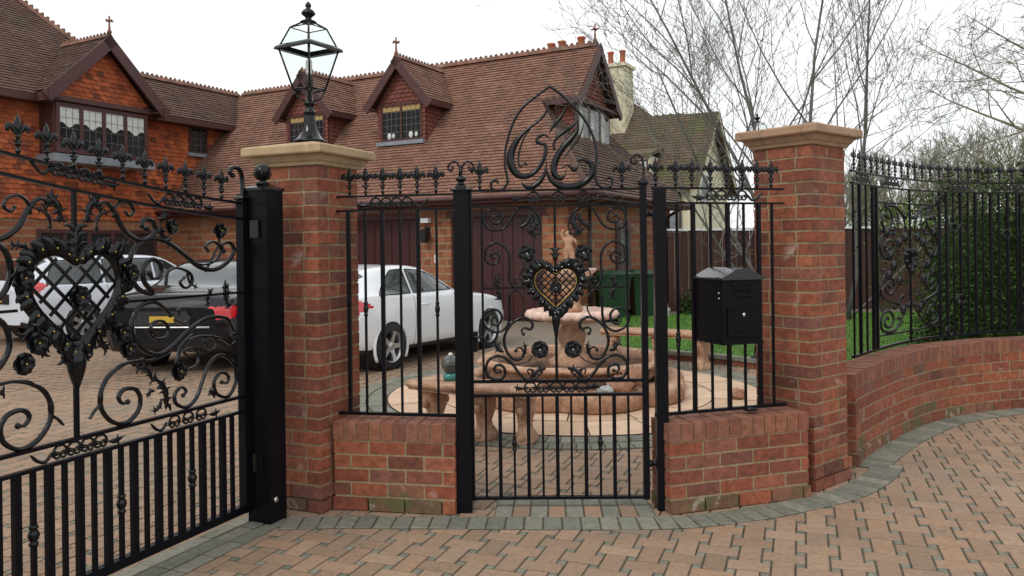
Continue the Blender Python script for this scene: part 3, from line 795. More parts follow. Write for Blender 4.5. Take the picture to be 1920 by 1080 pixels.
mb.lathe([(.022,0), (.026,-.02), (.024,-.05), (.018,-.08), (.013,-.11), (.008,-.135)], 10, (gate_c, -.004, za)); mb.build('bud', IR, gate)
WSC = 1.0
# scroll chains
chain(gate, PX(950,0)[0], PX(1134,0)[0], (z3+z4)/2, .088, n=3, lf=False)
chain(gate, C7((345,0))[0][0], C7((800,0))[0][0], (z1+z2)/2, .084, n=5, lf=False)
# lock box
mb = MB(); mb.cbox(xl-.012, xl+.045, -.03, .03, PX(0,668)[1], PX(0,632)[1]); mb.build('lock_box', M['iron_flat'], gate)
mb = MB(); zk = PX(0,640)[1]; mb.tube([(xl+.02,-.03,zk), (xl+.02,-.06,zk), (xl+.075,-.065,zk)], .007, 8); mb.build('handle', IR, gate)
# crest
C5 = lambda *pts: [PX(840+x/3.2725, 150+y/3.2725) for x, y in pts]
out_l = [(308,636), (296,616), (270,625), (264,655), (292,680), (335,670), (366,628), (362,590), (352,540), (350,470), (360,390), (395,275), (445,185), (500,130), (560,85), (622,38)]
out_r = [(622,38), (690,85), (745,140), (800,195), (855,270), (895,360), (912,440), (908,530), (905,600), (925,645), (965,665), (1000,645), (1006,610), (985,595), (968,612)]
cb = MB()
for pp in (out_l, out_r):
    q = cr(C5(*pp), 5); cb.plate(q, .0085, .011)
crest = cb.build('crest_frame', IR, gate)
def stroke(pp):
    q = cr([(*C5((x, y))[0], w_) for x, y, w_ in pp], 6)
    mb = MB(); mb.plate([(a, b) for a, b, _ in q], [max(c, 1)*1.1/3.2725/318/2 for _, _, c in q], .009); mb.build('letter_stroke', IR, gate)
stroke([(628,125,4), (615,165,10), (590,215,18), (545,260,16), (480,310,20), (425,370,34), (390,440,46), (385,510,50), (415,570,46), (465,592,36), (520,575,30), (570,520,26), (598,450,24), (598,400,22), (570,392,20), (548,380,22), (550,355,20), (580,338,16), (610,345,10), (628,365,4)])
stroke([(505,300,6), (465,360,10), (440,430,12), (432,490,12), (440,530,12), (472,515,10)])
stroke([(468,505,12), (480,518,16), (478,528,4)])
stroke([(720,165,6), (700,215,22), (665,260,26), (635,300,16), (622,330,4)])
stroke([(655,130,3), (662,190,9), (668,235,6)])
stroke([(655,432,18), (648,395,16), (668,355,20), (710,318,26), (760,285,20), (798,240,5)])
stroke([(798,240,5), (795,300,18), (760,355,34), (710,410,40), (670,470,42), (650,530,44), (655,580,42), (690,605,30), (718,580,12), (722,550,3)])
stroke([(835,255,3), (815,330,10), (780,390,12), (740,440,8), (705,490,6)])
stroke([(600,520,3), (608,565,16), (635,615,30), (690,650,44), (760,655,46), (830,632,42), (875,590,40), (888,545,36), (868,505,28), (825,488,20), (790,498,10)])
stroke([(690,545,5), (725,522,12), (748,530,16), (775,552,28), (800,520,8)])
stroke([(605,485,3), (600,545,14), (585,590,26), (550,635,36), (505,660,32), (470,650,20), (452,628,5)])

# ------------------------------------------------------------------ side railings beside the walk-in gate
def railing(name, label, O, D, cols, tops, bot, rails_z, knobs=(), zk=None, chainx=None, group=None, ext=(.02, .02)):
    P_ = Plane(O, D); t = thing(name, label, 'railing', (O[0], O[1], 0), P_.rz, group)
    xs = [P_(c, 560)[0] for c in cols]; fx = [P_(c, 340)[0] for c in tops]
    x0, x1 = min(xs+fx)-ext[0], max(xs+fx)+ext[1]
    for z, hw in zip(rails_z, (.006, .006, .009)): rail(t, x0, x1, z, hw, .012)
    for i, x in enumerate(xs):
        bar(t, x, rails_z[2]+.009, rails_z[1]-.006, .0065 if i % 2 else .011, knob=zk if i in knobs else None)
    for x in fx: place(FL, 'finial', t, (x, 0, rails_z[0]+.006))
    if chainx: chain(t, P_(chainx[0], 380)[0], P_(chainx[1], 380)[0], (rails_z[0]+rails_z[1])/2, .088, n=chainx[2])
    return t, P_
rl, PLs = railing('iron_railing', 'short black railing on the low wall between the lantern pier and the walk-in gate', (-1.09, 4.865), (.744, -.13),
    (655, 686, 718.5, 752, 785.5, 820), (655.5, 685.5, 717.5, 750, 782, 817), 0, (1.868, 1.782, .552), (1, 5), 1.185, (668, 803, 4), 'short railings beside the walk-in gate', (.12, .125))
rr, PRs = railing('iron_railing', 'short black railing on the low wall with the mailbox hung on it', (.93, 4.69), (.915, .29),
    (1301, 1334, 1366, 1396, 1424, 1449), (1229, 1266.5, 1297, 1332, 1362, 1391.5, 1419, 1445.5), 0, (1.885, 1.797, .556), (), None, (1298, 1428, 4), 'short railings beside the walk-in gate', (.02, .085))
bar(rr, PRs(1271, 560)[0], .565, 1.791, .0065, knob=.99)
mb = MB(); q = PRs(1407, 760); mb.lathe([(.03,-.012), (.045,-.01), (.045,.008), (.03,.012)], 12, (q[0], 0, .548)); mb.build('foot', IR, rr)

# ------------------------------------------------------------------ vehicle gate
VO, VD = (-1.518, 4.55), (-.386, -.922)
VP = Plane(VO, VD)
vp = thing('gate_post', 'thick square black steel gate post with ball finial, standing against the lantern pier', 'gate post', (-1.425, 4.565, 0), VP.rz+math.pi, 'posts of the vehicle gate')
mb = MB(); mb.cbox(-.062, .078, -.078, .078, -.03, 1.89); mb.build('post', M['iron_flat'], vp)
mb = MB(); mb.rings([[(-.07-q,-.086-q,z), (.086+q,-.086-q,z), (.086+q,.086+q,z), (-.07-q,.086+q,z)] for q, z in ((0,1.89), (0,1.905), (-.02,1.912), (-.06,1.93))], True, True, .5, False); mb.build('post_cap', IR, vp)
mb = MB(); mb.lathe([(.035,0), (.035,.012), (.018,.022), (.018,.04)], 16, (0,0,1.925)); mb.ball((0,0,2.0), .046, 18)
for k in range(5):
    a = 2*math.pi*k/5; mb.tube([(0,0,1.955), (.03*math.cos(a),.03*math.sin(a),1.965), (.045*math.cos(a),.045*math.sin(a),1.985), (.05*math.cos(a),.05*math.sin(a),1.995)], [.01,.012,.009,.003], 5)
mb.build('ball_finial', IR, vp)
mb = MB(); mb.lathe([(.016,0), (.018,.008), (.010,.014)], 12, (0,0,0)); b_ = mb.build('bolt', M['silver'], vp); b_.rotation_euler.x = R(90); b_.location = (-.02,-.078,.135)
for z in (.3, 1.62): mb = MB(); mb.cbox(-.078,-.060,-.03,.03,z,z+.1); mb.build('hinge', IR, vp)

vg = thing('vehicle_gate', 'tall black iron driveway gate with a big gold studded heart and curling scrollwork', 'gate', (VO[0], VO[1], 0), VP.rz)
TC = 1.100; TW = 2*TC
def topz(t): return 1.815+.055*(t/1.1)**1+.045*(t/1.1)**2 if t < 2.3 else 1.9
b_, c_ = .64, .725
def vrail(z, hw, name='rail', t0=.0, t1=TW, f=None, d=.014):
    mb = MB()
    if f: mb.plate([(t0+(t1-t0)*i/30, f(t0+(t1-t0)*i/30)) for i in range(31)], hw, d, 0, 4)
    else: mb.cbox(t0, t1, -d, d, z-hw, z+hw)
    return mb.build(name, M['iron_flat'], vg)
ft = lambda t: topz(min(t, TW-0))
vrail(.09, .022, 'bottom_rail', d=.02); vrail(b_, .008); vrail(c_, .008)
vrail(0, .0065, f=ft); vrail(0, .0065, f=lambda t: ft(t)-.088)
for t in (0.028, TW-.0): 
    mb = MB(); mb.cbox(t-.026, t+.026, -.026, .026, .068, topz(t)-.02+(.04 if t < 1 else 0)); mb.build('stile', M['iron_flat'], vg)
mb = MB()
mb.rings([[(.028-q,-q,z), (.028+q,-q,z), (.028+q,q,z), (.028-q,q,z)] for q, z in ((.028,1.835), (.034,1.842), (.034,1.85), (.022,1.858), (.018,1.87))], True, True, .5, False); mb.build('stile_cap', IR, vg)
scroll(vg, [(.028,1.86), (.026,1.93), (.034,1.985), (.065,2.015), (.11,2.01), (.125,1.985), (.105,1.97)], .013, .014, 'curl', eyes=(0, 1), k=.8)
vx = [VP(x, y)[0] for x, y in ((436,900),(418,900),(400,900),(381,900),(362,900),(341,900),(322,900),(300,900),(278,950),(254,950),(230,950),(206,950),(179,950),(153,950),(124,950),(94,980),(64,980),(31,980))]
sp = (vx[-1]-vx[0])/(len(vx)-1)
for i in range(27):
    x = vx[0]+i*sp
    if x < TW-.03: bar(vg, x, .112, b_-.008, .0095 if i % 2 == 0 else .0145, knob=.365 if i % 6 == 4 else None)
fx = [VP(x, y)[0] for x, y in ((415,340),(382,335),(348,330),(310,322),(270,310),(228,295),(182,285),(138,270),(88,255),(33,240))]
sf = (fx[-1]-fx[0])/9
for i in range(16):
    x = fx[0]+i*sf
    if x < TW: place(FL, 'finial', vg, (x, 0, ft(x)+.004))
V1 = lambda *pts: [VP(x/2, 160+y/2) for x, y in pts]
V2 = lambda *pts: [VP(x/2.25, 600+y/2.25) for x, y in pts]
WSC = 1.0; W_, D_ = .0125, .012
bar(vg, TC, V1((0,560))[0][1]-.0, ft(TC)-.088, .0085, 'centre_bar'); bar(vg, TC, c_+.008, V2((0,320))[0][1]+.02, .009, 'centre_bar')
def vs(fn, pts, w=W_, **k): scroll(vg, fn(*pts), w, D_, mirror=TC, **k)
vs(V1, [(370,445), (400,440), (432,480), (462,540), (510,578), (555,575), (582,545), (570,508), (540,505), (532,530), (550,538)], n=4)
vs(V1, [(425,490), (432,455), (460,435), (490,448), (500,475), (482,490), (470,475)], .007, n=4)
vs(V1, [(568,715), (585,722), (605,700), (590,665), (555,668), (535,712), (555,760), (600,775), (640,735), (622,670)][:0]+[(560,705), (572,725), (600,715), (602,675), (572,652), (540,680), (540,735), (575,780), (520,765), (488,700), (498,620), (550,578), (620,585), (690,635), (745,680), (800,692), (850,665), (878,620), (860,590), (832,598), (838,622)], n=4)
vs(V1, [(735,668), (775,672), (815,650), (828,612), (800,586), (770,602), (780,622)], .007, n=4)
vs(V1, [(622,745), (630,700), (665,685), (712,705), (720,740), (695,760), (675,740), (690,722)], .007, n=4)
vs(V1, [(585,935), (565,920), (575,890), (610,885), (632,915), (610,955), (565,945), (545,905), (560,870), (600,868)][:5]+[(625,940), (590,958), (550,935), (545,890), (580,868)][:0]+[(620,945), (578,950), (552,915), (560,878)][:3]+[(530,850), (560,815)][:0]+[(505,880), (500,930), (540,985), (600,1008), (655,965), (725,905), (790,870), (850,872), (885,930)][:0], .008, n=4)
vs(V1, [(640,860), (585,815), (530,825), (500,870), (497,930), (530,985), (590,1010), (645,980), (715,912), (785,872), (850,875), (880,930)], n=4)
vs(V1, [(655,880), (690,892), (712,865), (695,835), (668,840), (672,860)], .006, n=4)
vs(V1, [(420,1078), (450,1050), (500,1035), (570,1030), (640,1000)], .007, eyes=(1, 0), n=4)
vs(V1, [(770,985), (800,990), (812,960), (790,940), (765,955), (775,975)], .007, n=4)
vs(V1, [(660,1040), (680,990), (720,950), (770,940), (830,950), (868,972), (882,955), (868,940)], .007, n=4)
vs(V1, [(700,1065), (735,1050), (745,1010), (715,985), (690,1000), (705,1018)], .007, n=4)
vs(V2, [(535,335), (518,345), (520,370), (552,360), (550,325), (520,300), (490,320), (490,370), (530,388), (580,375), (592,320), (560,280), (505,290)][:7]+[(485,360), (520,385), (565,365), (588,320)][:0]+[], .009, n=4) if False else None
vs(V2, [(538,345), (515,352), (500,325), (525,292), (570,292), (592,330), (580,388), (530,435), (470,428), (428,375), (425,305), (460,235), (530,185), (600,168)], .011, n=4)
vs(V2, [(772,318), (785,300), (765,283), (738,312), (742,352), (785,368), (828,330), (855,255), (885,180), (935,148), (985,185), (995,260), (962,322), (915,312), (903,262), (930,222), (962,235), (958,265), (935,262)], .0095, n=4)
vs(V2, [(752,165), (758,120), (785,85), (810,60)], .006, eyes=(0, 0))
vs(V2, [(378,418), (398,385), (425,350), (428,300)], .006, eyes=(0, 0))
for a, b, w, bd_ in (((700,380),(640,240),.020,.2), ((640,255),(575,205),.015,.25), ((655,300),(620,330),.010,.3), ((680,330),(635,385),.012,-.3), ((665,290),(690,255),.010,.2), ((905,330),(880,300),.014,.2), ((720,385),(690,350),.010,.2)):
    acanthus(vg, V2(a)[0], V2(b)[0], w, bd_, mirror=TC, lobes=4 if w > .014 else 2)
for a, b, w, bd_ in (((375,420),(330,520),.020,.2), ((355,400),(385,470),.014,.2), ((420,470),(365,560),.010,.3), ((600,520),(640,590),.018,.2), ((590,500),(625,480),.014,.2), ((800,760),(780,830),.012,.2), ((700,690),(745,760),.009,.2), ((845,730),(860,840),.016,.1), ((110,615),(40,600),.012,.1), ((845,820),(852,740),.010,.1)):
    acanthus(vg, V1(a)[0], V1(b)[0], w, bd_, mirror=TC, lobes=3)
zw = V1((700,793))[0][1]
for a, b in ((.054, TC-.27), (TC+.27, TW-.03)):
    mb = MB(); mb.cbox(a, b, -.007, .007, zw-.006, zw+.006); mb.build('waist_bar', IR, vg)
hz_ = V1((285,800))[0][1]; 
heart(vg, TC, V1((0,812))[0][1], .210, .205, 4, 'gold', 1.34, -.004, None, 22, .95)
for k in range(6):                                   # rose leaves gathered round the foot of the heart
    a = R(lerp(215, 325, k/5)); acanthus(vg, (TC+.20*math.cos(a), V1((0,812))[0][1]+.21*math.sin(a)), (TC+.31*math.cos(a), V1((0,812))[0][1]+.30*math.sin(a)), .020, .2, -.012, lobes=2)
for a in (222, 318, 20, 160): rosette(vg, (TC+.285*math.cos(R(a)), V1((0,812))[0][1]+.27*math.sin(R(a))), .045, 'gold', -.03)
rosette(vg, (TC, V1((0,825))[0][1]+.01), .052, 'gold', -.02, 7)
for c, r_ in ((V2((740,215))[0], .048), (V2((525,120))[0], .046), (V1((812,545))[0], .042), (V1((630,530))[0], .038)):
    rosette(vg, c, r_, 'gold', -.014); rosette(vg, (2*TC-c[0], c[1]), r_, 'gold', -.014)
acanthus(vg, (TC, V1((0,640))[0][1]), (TC, V1((0,530))[0][1]), .032, .0, y=-.012, lobes=3)
mb = MB(); mb.lathe([(.016,.03), (.036,.0), (.042,-.03), (.036,-.075), (.024,-.115), (.012,-.15)], 10, (TC, -.004, V2((0,190))[0][1])); mb.build('bud', IR, vg)
scroll(vg, V1((770,700), (800,640), (822,590), (812,545)), .006, .008, 'twig', mirror=TC, eyes=(0, 0))
chain(vg, VP(402,400)[0], VP(278,385)[0], ft(.33)-.044, .088, n=4, slope=.06)
chain(vg, VP(225,340)[0], VP(55,325)[0], ft(TC)-.044, .088, n=4, slope=.12)
chain(vg, 2*TC-VP(402,400)[0], 2*TC-VP(278,385)[0], ft(1.9)-.044, .088, n=4, slope=.12)
chain(vg, VP(413,760)[0], VP(283,790)[0], .6825, .082, n=3)
chain(vg, VP(232,800)[0], VP(57,850)[0], .6825, .082, n=4)
chain(vg, 2*TC-VP(413,760)[0], 2*TC-VP(283,790)[0], .6825, .082, n=3)

def flip_y(o):
    for ch in o.children:
        if ch.data and ch.data is not FL: ch.data.transform(Matrix.Scale(-1, 4, (0,1,0))); ch.data.flip_normals()
        flip_y(ch)
flip_y(vg)                                           # ornament faces the street side of this leaf

# ------------------------------------------------------------------ railing on the curved wall
CW = [Vector(p) for p in WALLP]
FP_ = []
for k in range(len(CW)):
    t_, nr = frame(CW, k); FP_.append(CW[k]+nr*.1075)
F2 = resample([tuple(p) for p in FP_], .03)
cum = [0]
for a, b in zip(F2, F2[1:]): cum.append(cum[-1]+(b-a).length)
def fat(s_):
    i = 0
    while i < len(F2)-2 and cum[i+1] < s_: i += 1
    f = (s_-cum[i])/(cum[i+1]-cum[i]); p = F2[i]+(F2[i+1]-F2[i])*f; t_ = (F2[i+1]-F2[i]).normalized(); return p, t_
def s_of_px(px):
    best = 0; bd_ = 1e9
    for i in range(int(cum[-1]/.005)):
        p, _ = fat(i*.005); q = CX+FPX*p.x/p.y
        if abs(q-px) < bd_: bd_ = abs(q-px); best = i*.005
    return best
S0 = s_of_px(1600); ORG = fat(S0)[0]
cv = thing('curved_iron_railing', 'long black railing with scrollwork panels following the curved wall in front of the hedge', 'railing', (ORG.x, ORG.y, 0), 0)
SE = cum[-1]-.05
def crail(z, hw, d):
    mb = MB(); rs = []
    for i in range(61):
        s_ = S0-.04+(SE-S0)*i/60; p, t_ = fat(max(s_, 0)); p = p-ORG; nr = Vector((-t_.y, t_.x))
        rs.append([(p.x-nr.x*d, p.y-nr.y*d, z-hw), (p.x+nr.x*d, p.y+nr.y*d, z-hw), (p.x+nr.x*d, p.y+nr.y*d, z+hw), (p.x-nr.x*d, p.y-nr.y*d, z+hw)])
    mb.rings(rs, True, True, .5, False); mb.build('rail', M['iron_flat'], cv)
RZ = (2.085, 1.995, .70)
crail(RZ[0], .006, .012); crail(RZ[1], .006, .012); crail(RZ[2], .010, .012)
sA, sB = s_of_px(1644), s_of_px(1762)
barmesh = {}
def cbar(s_, w, z0=RZ[2]+.01, z1=RZ[1]-.006):
    p, t_ = fat(s_); key = (w, z0, z1)
    if key not in barmesh:
        mb = MB(); mb.cbox(-w, w, -w, w, z0, z1); barmesh[key] = mb.mesh('bar', M['iron_flat'])
    place(barmesh[key], 'bar', cv, (p.x-ORG.x, p.y-ORG.y, 0), math.atan2(t_.y, t_.x))
pan = (sB-sA)
s_ = S0+.0; k = 0; dd = (sA-S0-.01)/3.5
for k in range(4): cbar(S0+k*dd, .0065 if k % 2 == 0 else .011)
cbar(sA, .010); cbar(sB, .010)
s_ = sB+.10; k = 0; second = (sB+1.02, sB+1.02+pan)
while s_ < SE:
    if not (second[0]-.03 < s_ < second[1]+.03): cbar(s_, .011 if k % 2 == 0 else .0065)
    s_ += .098; k += 1
cbar(second[0], .010); cbar(second[1], .010)
s_ = S0+.03; k = 0
while s_ < SE:
    p, t_ = fat(s_); place(FL, 'finial', cv, (p.x-ORG.x, p.y-ORG.y, RZ[0]+.006), math.atan2(t_.y, t_.x)); s_ += .133
for s0 in (S0-.02, sA+.10, sB+.02, sB+.72, sB+1.4):
    a, _ = fat(max(s0, 0)); b, _ = fat(min(s0+.48, SE)); t_ = (b-a).normalized()
    o = chain(cv, 0, .48, 0, .088, n=4); o.location = (a.x-ORG.x, a.y-ORG.y, (RZ[0]+RZ[1])/2); o.rotation_euler.z = math.atan2(t_.y, t_.x)
def panel(s0, s1):
    a, _ = fat(s0); b, _ = fat(s1); L_ = (b-a).length; t_ = (b-a).normalized()
    root = thing('panel', '', ''); del root['label']; del root['category']; root.name = 'scroll_panel'
    root.parent = cv; root.location = (a.x-ORG.x, a.y-ORG.y, 0); root.rotation_euler.z = math.atan2(t_.y, t_.x)
    c = L_/2
    mb = MB(); mb.cbox(0, L_, -.008, .008, 1.86, 1.872); mb.cbox(0, L_, -.008, .008, .795, .807); mb.cbox(c-.0075, c+.0075, -.0075, .0075, RZ[2], RZ[1]); mb.build('panel_bars', M['iron_flat'], root)
    zt, zb_ = 1.86, .807; H = zt-zb_
    f = lambda u, v: (u*L_/2+.0, zb_+v*H)
    for v_ in (.2, .5, .8):
        chain(root, .02, L_-.02, zb_+H*v_, .07, n=3, lf=False)
    def S(pts, w=.0145): scroll(root, [f(*p) for p in pts], w, .008, mirror=c, n=4)
    S([(.30,.90), (.22,.92), (.15,.87), (.22,.81), (.36,.81), (.46,.87), (.40,.95), (.25,.985), (.55,.985), (.72,.94), (.88,.90)])
    S([(.35,.66), (.25,.64), (.24,.69), (.38,.72), (.50,.67), (.42,.60), (.22,.58), (.10,.64), (.12,.73), (.30,.77), (.50,.77)])
    S([(.35,.36), (.25,.38), (.24,.33), (.38,.30), (.50,.35), (.42,.42), (.22,.44), (.10,.38), (.12,.29), (.30,.25), (.62,.22)])
    S([(.28,.12), (.20,.10), (.22,.06), (.36,.05), (.46,.10), (.38,.16), (.2,.17), (.1,.12), (.12,.04), (.3,.01), (.55,.03), (.75,.12), (.9,.2)])
    for p0, p1, w in (((.7,.93),(.85,.78),.016), ((.55,.96),(.62,.80),.013), ((.6,.22),(.85,.27),.014), ((.5,.10),(.75,.05),.013)):
        acanthus(root, f(*p0), f(*p1), w, .2, mirror=c, lobes=2)
    mb = MB(); H_ = heart_curve(c, zb_+H*.555, .088, .085, 40)
    mb.plate(H_+H_[:2], .026, .012, 0, 6, cap=False)
    for k in range(14):
        i = int(40*k/14); mb.ball((H_[i][0]*1.0+(H_[i][0]-c)*.14, -.008, H_[i][1]+(H_[i][1]-zb_-H*.555)*.14), .024, 6)
    for sg in (-1, 1):
        for k in (-1, 0, 1): mb.plate([(c-.05+k*.02, zb_+H*.555+sg*(-.05)), (c+.05+k*.02, zb_+H*.555+sg*.05)], .003, .003, 0, 4)
    mb.build('heart', IR, root)
    for u, v in ((.62,.70), (.62,.40), (.45,.52), (.30,.45), (.35,.60), (.8,.74), (.25,.78), (.72,.17)):
        for sg in (0, 1):
            q = f(u, v); rosette_s(root, (2*c-q[0], q[1]) if sg else q, .042)
def rosette_s(root, c, r):
    mb = MB(); mb.ball((c[0], -.008, c[1]), r, 12, 1, .4, 1, mod=lambda t, a: 1+.0*t)
    for k in range(5):
        a = 2*math.pi*k/5; mb.ball((c[0]+r*.7*math.cos(a), -.012, c[1]+r*.7*math.sin(a)), r*.42, 6, 1, .5, 1)
    mb.build('flower', IR, root)
panel(sA, sB); panel(*second)
def fly(s0, z, sg):
    p, t_ = fat(s0); mb = MB()
    q = cr([(.0,.0), (.03,.035), (.07,.03), (.08,-.01), (.05,-.03), (.035,-.01)], 5)
    mb.plate([(x*sg*1.25, z+y_*1.25) for x, y_ in q], .009, .009, -.012); mb.ball((q[-1][0]*sg, -.012, z+q[-1][1]), .008, 6)
    o = mb.build('scroll', IR, cv); o.location = (p.x-ORG.x, p.y-ORG.y, 0); o.rotation_euler.z = math.atan2(t_.y, t_.x)
for s0, z, sg in ((sB+.12,1.66,1), (sB+.36,1.66,-1), (sB+.30,1.02,-1), (sB+.22,1.02,1), (sB+.05,.74,1), (sB+.8,1.6,1), (sB+.05,1.9,-1)): fly(s0, z, sg)
# ------------------------------------------------------------------ the house
HRZ = math.atan2(-.476, .88)
house = thing('brick_house', 'large L shaped house with red clay tile roof, hung tile gable and maroon garage doors', 'house', (1.517, 15.2, 0), HRZ)
HL = lambda x, y: ((x-1.517)*math.cos(HRZ)+(y-15.2)*math.sin(HRZ), -(x-1.517)*math.sin(HRZ)+(y-15.2)*math.cos(HRZ))
V = Vector
def tiled(mb, O, U, W, rows, expo=.1, tw=.168, lift=.027, jit=.004, scal=False):
    """courses of plain tiles on a plane: U along, W up the slope; rows = [(t, left, right)...]"""
    O, U, W = V(O), V(U).normalized(), V(W).normalized(); N = U.cross(W)
    t = rows[0][0]; T = rows[-1][0]; k = 0
    lf = [(r[0], r[1]) for r in rows]; rt = [(r[0], r[2]) for r in rows]
    while t < T-.005:
        t1 = min(t+expo, T); l0, l1, r0, r1 = interp(lf, t), interp(lf, t1), interp(rt, t), interp(rt, t1)
        s_ = math.floor(min(l0, l1)/tw)*tw - (tw/2 if k % 2 else 0)
        while s_ < max(r0, r1):
            a0, b0 = max(s_, l0), min(s_+tw-.006, r0); a1, b1 = max(s_, l1), min(s_+tw-.006, r1)
            if b0 > a0+.004 or b1 > a1+.004:
                b0 = max(a0, b0); b1 = max(a1, b1); lf_ = lift+random.uniform(-jit, jit); l2 = lf_+random.uniform(-.003, .003); c = random.random()
                dz = random.uniform(-.006, .006)
                p0 = O+U*a0+W*(t+dz)+N*lf_; p1 = O+U*b0+W*(t+dz)+N*l2; p2 = O+U*b1+W*t1+N*.004; p3 = O+U*a1+W*t1+N*.004
                if scal:
                    m_ = O+U*((a0+b0)/2)+W*(t+dz-.02)+N*(lf_+.004); mb.face([p0, m_, p1, p2, p3], None, c); mb.face([p0-N*.02, m_-N*.02, m_, p0], None, c); mb.face([m_-N*.02, p1-N*.02, p1, m_], None, c)
                else:
                    mb.face([p0, p1, p2, p3], None, c); mb.face([O+U*a0+W*(t+dz)-N*.004, O+U*b0+W*(t+dz)-N*.004, p1, p0], None, c)
            s_ += tw
        t = t1; k += 1
    # solid sheet behind the tiles
    L_ = [O+U*r[1]+W*r[0]-N*.003 for r in rows]; R_ = [O+U*r[2]+W*r[0]-N*.003 for r in rows]
    mb.face(R_+L_[::-1], None, .1)
def ridge(mb, a, b, comb=True, r=.09, step=.3):
    a, b = V(a), V(b); n = max(1, round((b-a).length/step)); d = (b-a)/n; u = d.normalized()
    for k in range(n):
        p = a+d*k; q = p+d*.985; rs = []
        sd_ = u.cross(V((0,0,1))).normalized(); up = sd_.cross(u)
        for e, s_ in ((p, r*random.uniform(.96,1.04)), (q, r*random.uniform(.96,1.04))):
            rs.append([e+sd_*s_*1.25-up*s_*.75, e+sd_*s_*.7+up*s_*.15, e+up*s_*.5, e-sd_*s_*.7+up*s_*.15, e-sd_*s_*1.25-up*s_*.75])
        mb.rings(rs, True, True, random.random(), False)
        if comb:
            for j in range(2):
                c = p+d*(.25+.5*j)+up*r*.4; w_ = d*.17
                mb.prism([(-1,0),(1,0),(.8,.55),(0,1.0),(-.8,.55)], c-sd_*.012, w_, up*.07, sd_*.024, .6)
def finial_cross(mb, p, h=.42):
    x, y, z = p
    mb.lathe([(.05,0),(.055,.05),(.03,.09),(.022,.2),(.02,h)], 8, p)
    mb.box((x-.10,y-.015,z+h*.68), (.2,0,0), (0,.03,0), (0,0,.035)); mb.box((x-.015,y-.10,z+h*.68), (.03,0,0), (0,.2,0), (0,0,.035))
TAN = 1.109; PN = math.hypot(1, TAN); cs, sn = 1/PN, TAN/PN          # main pitch
E0, RS, RZ_ = 2.59, 3.3, 6.25
# --- garage wing roof: front slope with hip end
rf = MB()
tiled(rf, (0,0,E0), (1,0,0), (0,cs,sn), [(0,-12.35,0), (2.05*PN,-12.35,-2.05), (2.051*PN,-12.35,-1.12), (2.27*PN,-12.33,-1.12), (2.28*PN,-11.9,-1.12), (3.3*PN,-12.92,-1.12)])
rf.build('front_roof_slope', M['roof'], house)
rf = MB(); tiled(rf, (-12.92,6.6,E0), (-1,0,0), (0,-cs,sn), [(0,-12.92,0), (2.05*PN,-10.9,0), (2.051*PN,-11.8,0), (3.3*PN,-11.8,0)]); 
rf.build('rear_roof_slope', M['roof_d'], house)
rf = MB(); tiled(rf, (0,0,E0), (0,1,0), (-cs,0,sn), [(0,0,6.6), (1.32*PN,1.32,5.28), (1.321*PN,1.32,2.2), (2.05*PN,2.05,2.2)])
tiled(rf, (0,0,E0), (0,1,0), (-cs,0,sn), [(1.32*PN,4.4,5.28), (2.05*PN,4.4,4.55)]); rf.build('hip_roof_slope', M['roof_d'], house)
rd = MB(); ridge(rd, (-12.7,3.3,6.29), (-1.15,3.3,6.29)); finial_cross(rd, (-1.22,3.3,6.33)); rd.build('ridge_tiles', M['ridge'], house)
rd = MB(); ridge(rd, (-.02,.02,E0+.05), (-1.25,1.25,E0+1.25*TAN+.05), False, .06, .2); rd.build('hip_tiles', M['roof_d'], house)
# upper gablet wall and barge boards at the end of the wing
gz = 4.84
mb = MB(); tiled(mb, (-1.34,2.27,3.86), (0,1,0), (0,0,1), [(.98,0,2.06), (1.02,0,2.06), (2.3,1.0,1.06)], scal=True)
tiled(mb, (-2.7,2.27,3.6), (1,0,0), (0,0,1), [(0,0,1.36), (1.24,0,1.36)], scal=True)
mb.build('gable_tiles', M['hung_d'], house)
mb = MB(); mb.cbox(-2.6,-1.36,2.29,4.31,3.7,4.82); mb.build('gable_core', M['fascia'], house)
wd = MB(); wd.cbox(-1.36,-1.28,2.28,4.32,3.82,4.82); fw = wd.build('window', M['fascia'], house)
pn = MB(); 
for k in range(3): pn.cbox(-1.285,-1.272,2.38+k*.65,2.93+k*.65,3.95,4.72)
pn.build('pane', M['glass'], fw)
cu = MB()
for k in range(3): cu.cbox(-1.272,-1.262,2.42+k*.65,2.62+k*.65,3.97,4.7)
cu.build('curtain', M['curtain'], fw)
mb = MB(); mb.box((-1.3,2.15,3.80), (.16,0,-.03), (0,2.3,0), (0,0,.03)); mb.build('sill', M['lead'], fw)
def barge(mb, O, U, z0, half, rise, w=.16, th=.05, N=(0,0,0)):
    """pair of sloping barge boards; O = point under the apex at z0"""
    O, U = V(O), V(U); N = V(N)
    for s_ in (-1, 1):
        a = O+U*s_*half+V((0,0,0)); b = O+V((0,0,rise)); d = (b-a).normalized(); pr = V((0,0,1))-d*d.z; pr.normalize()
        mb.box(a-d*.12-pr*w, (b-a)+d*.12, N*th, pr*w, .5)
mb = MB(); barge(mb, (-1.12,3.325,gz), (0,1,0), gz, 1.28, 1.45, .17, .05, (1,0,0)); mb.cbox(-2.3,-1.10,2.00,2.06,gz-.12,gz+.02); mb.cbox(-2.3,-1.10,4.6,4.66,gz-.12,gz+.02)
mb.cbox(-2.35,-1.12,2.06,4.6,gz-.06,gz-.01)
mb.build('barge_boards', M['fascia'], house)
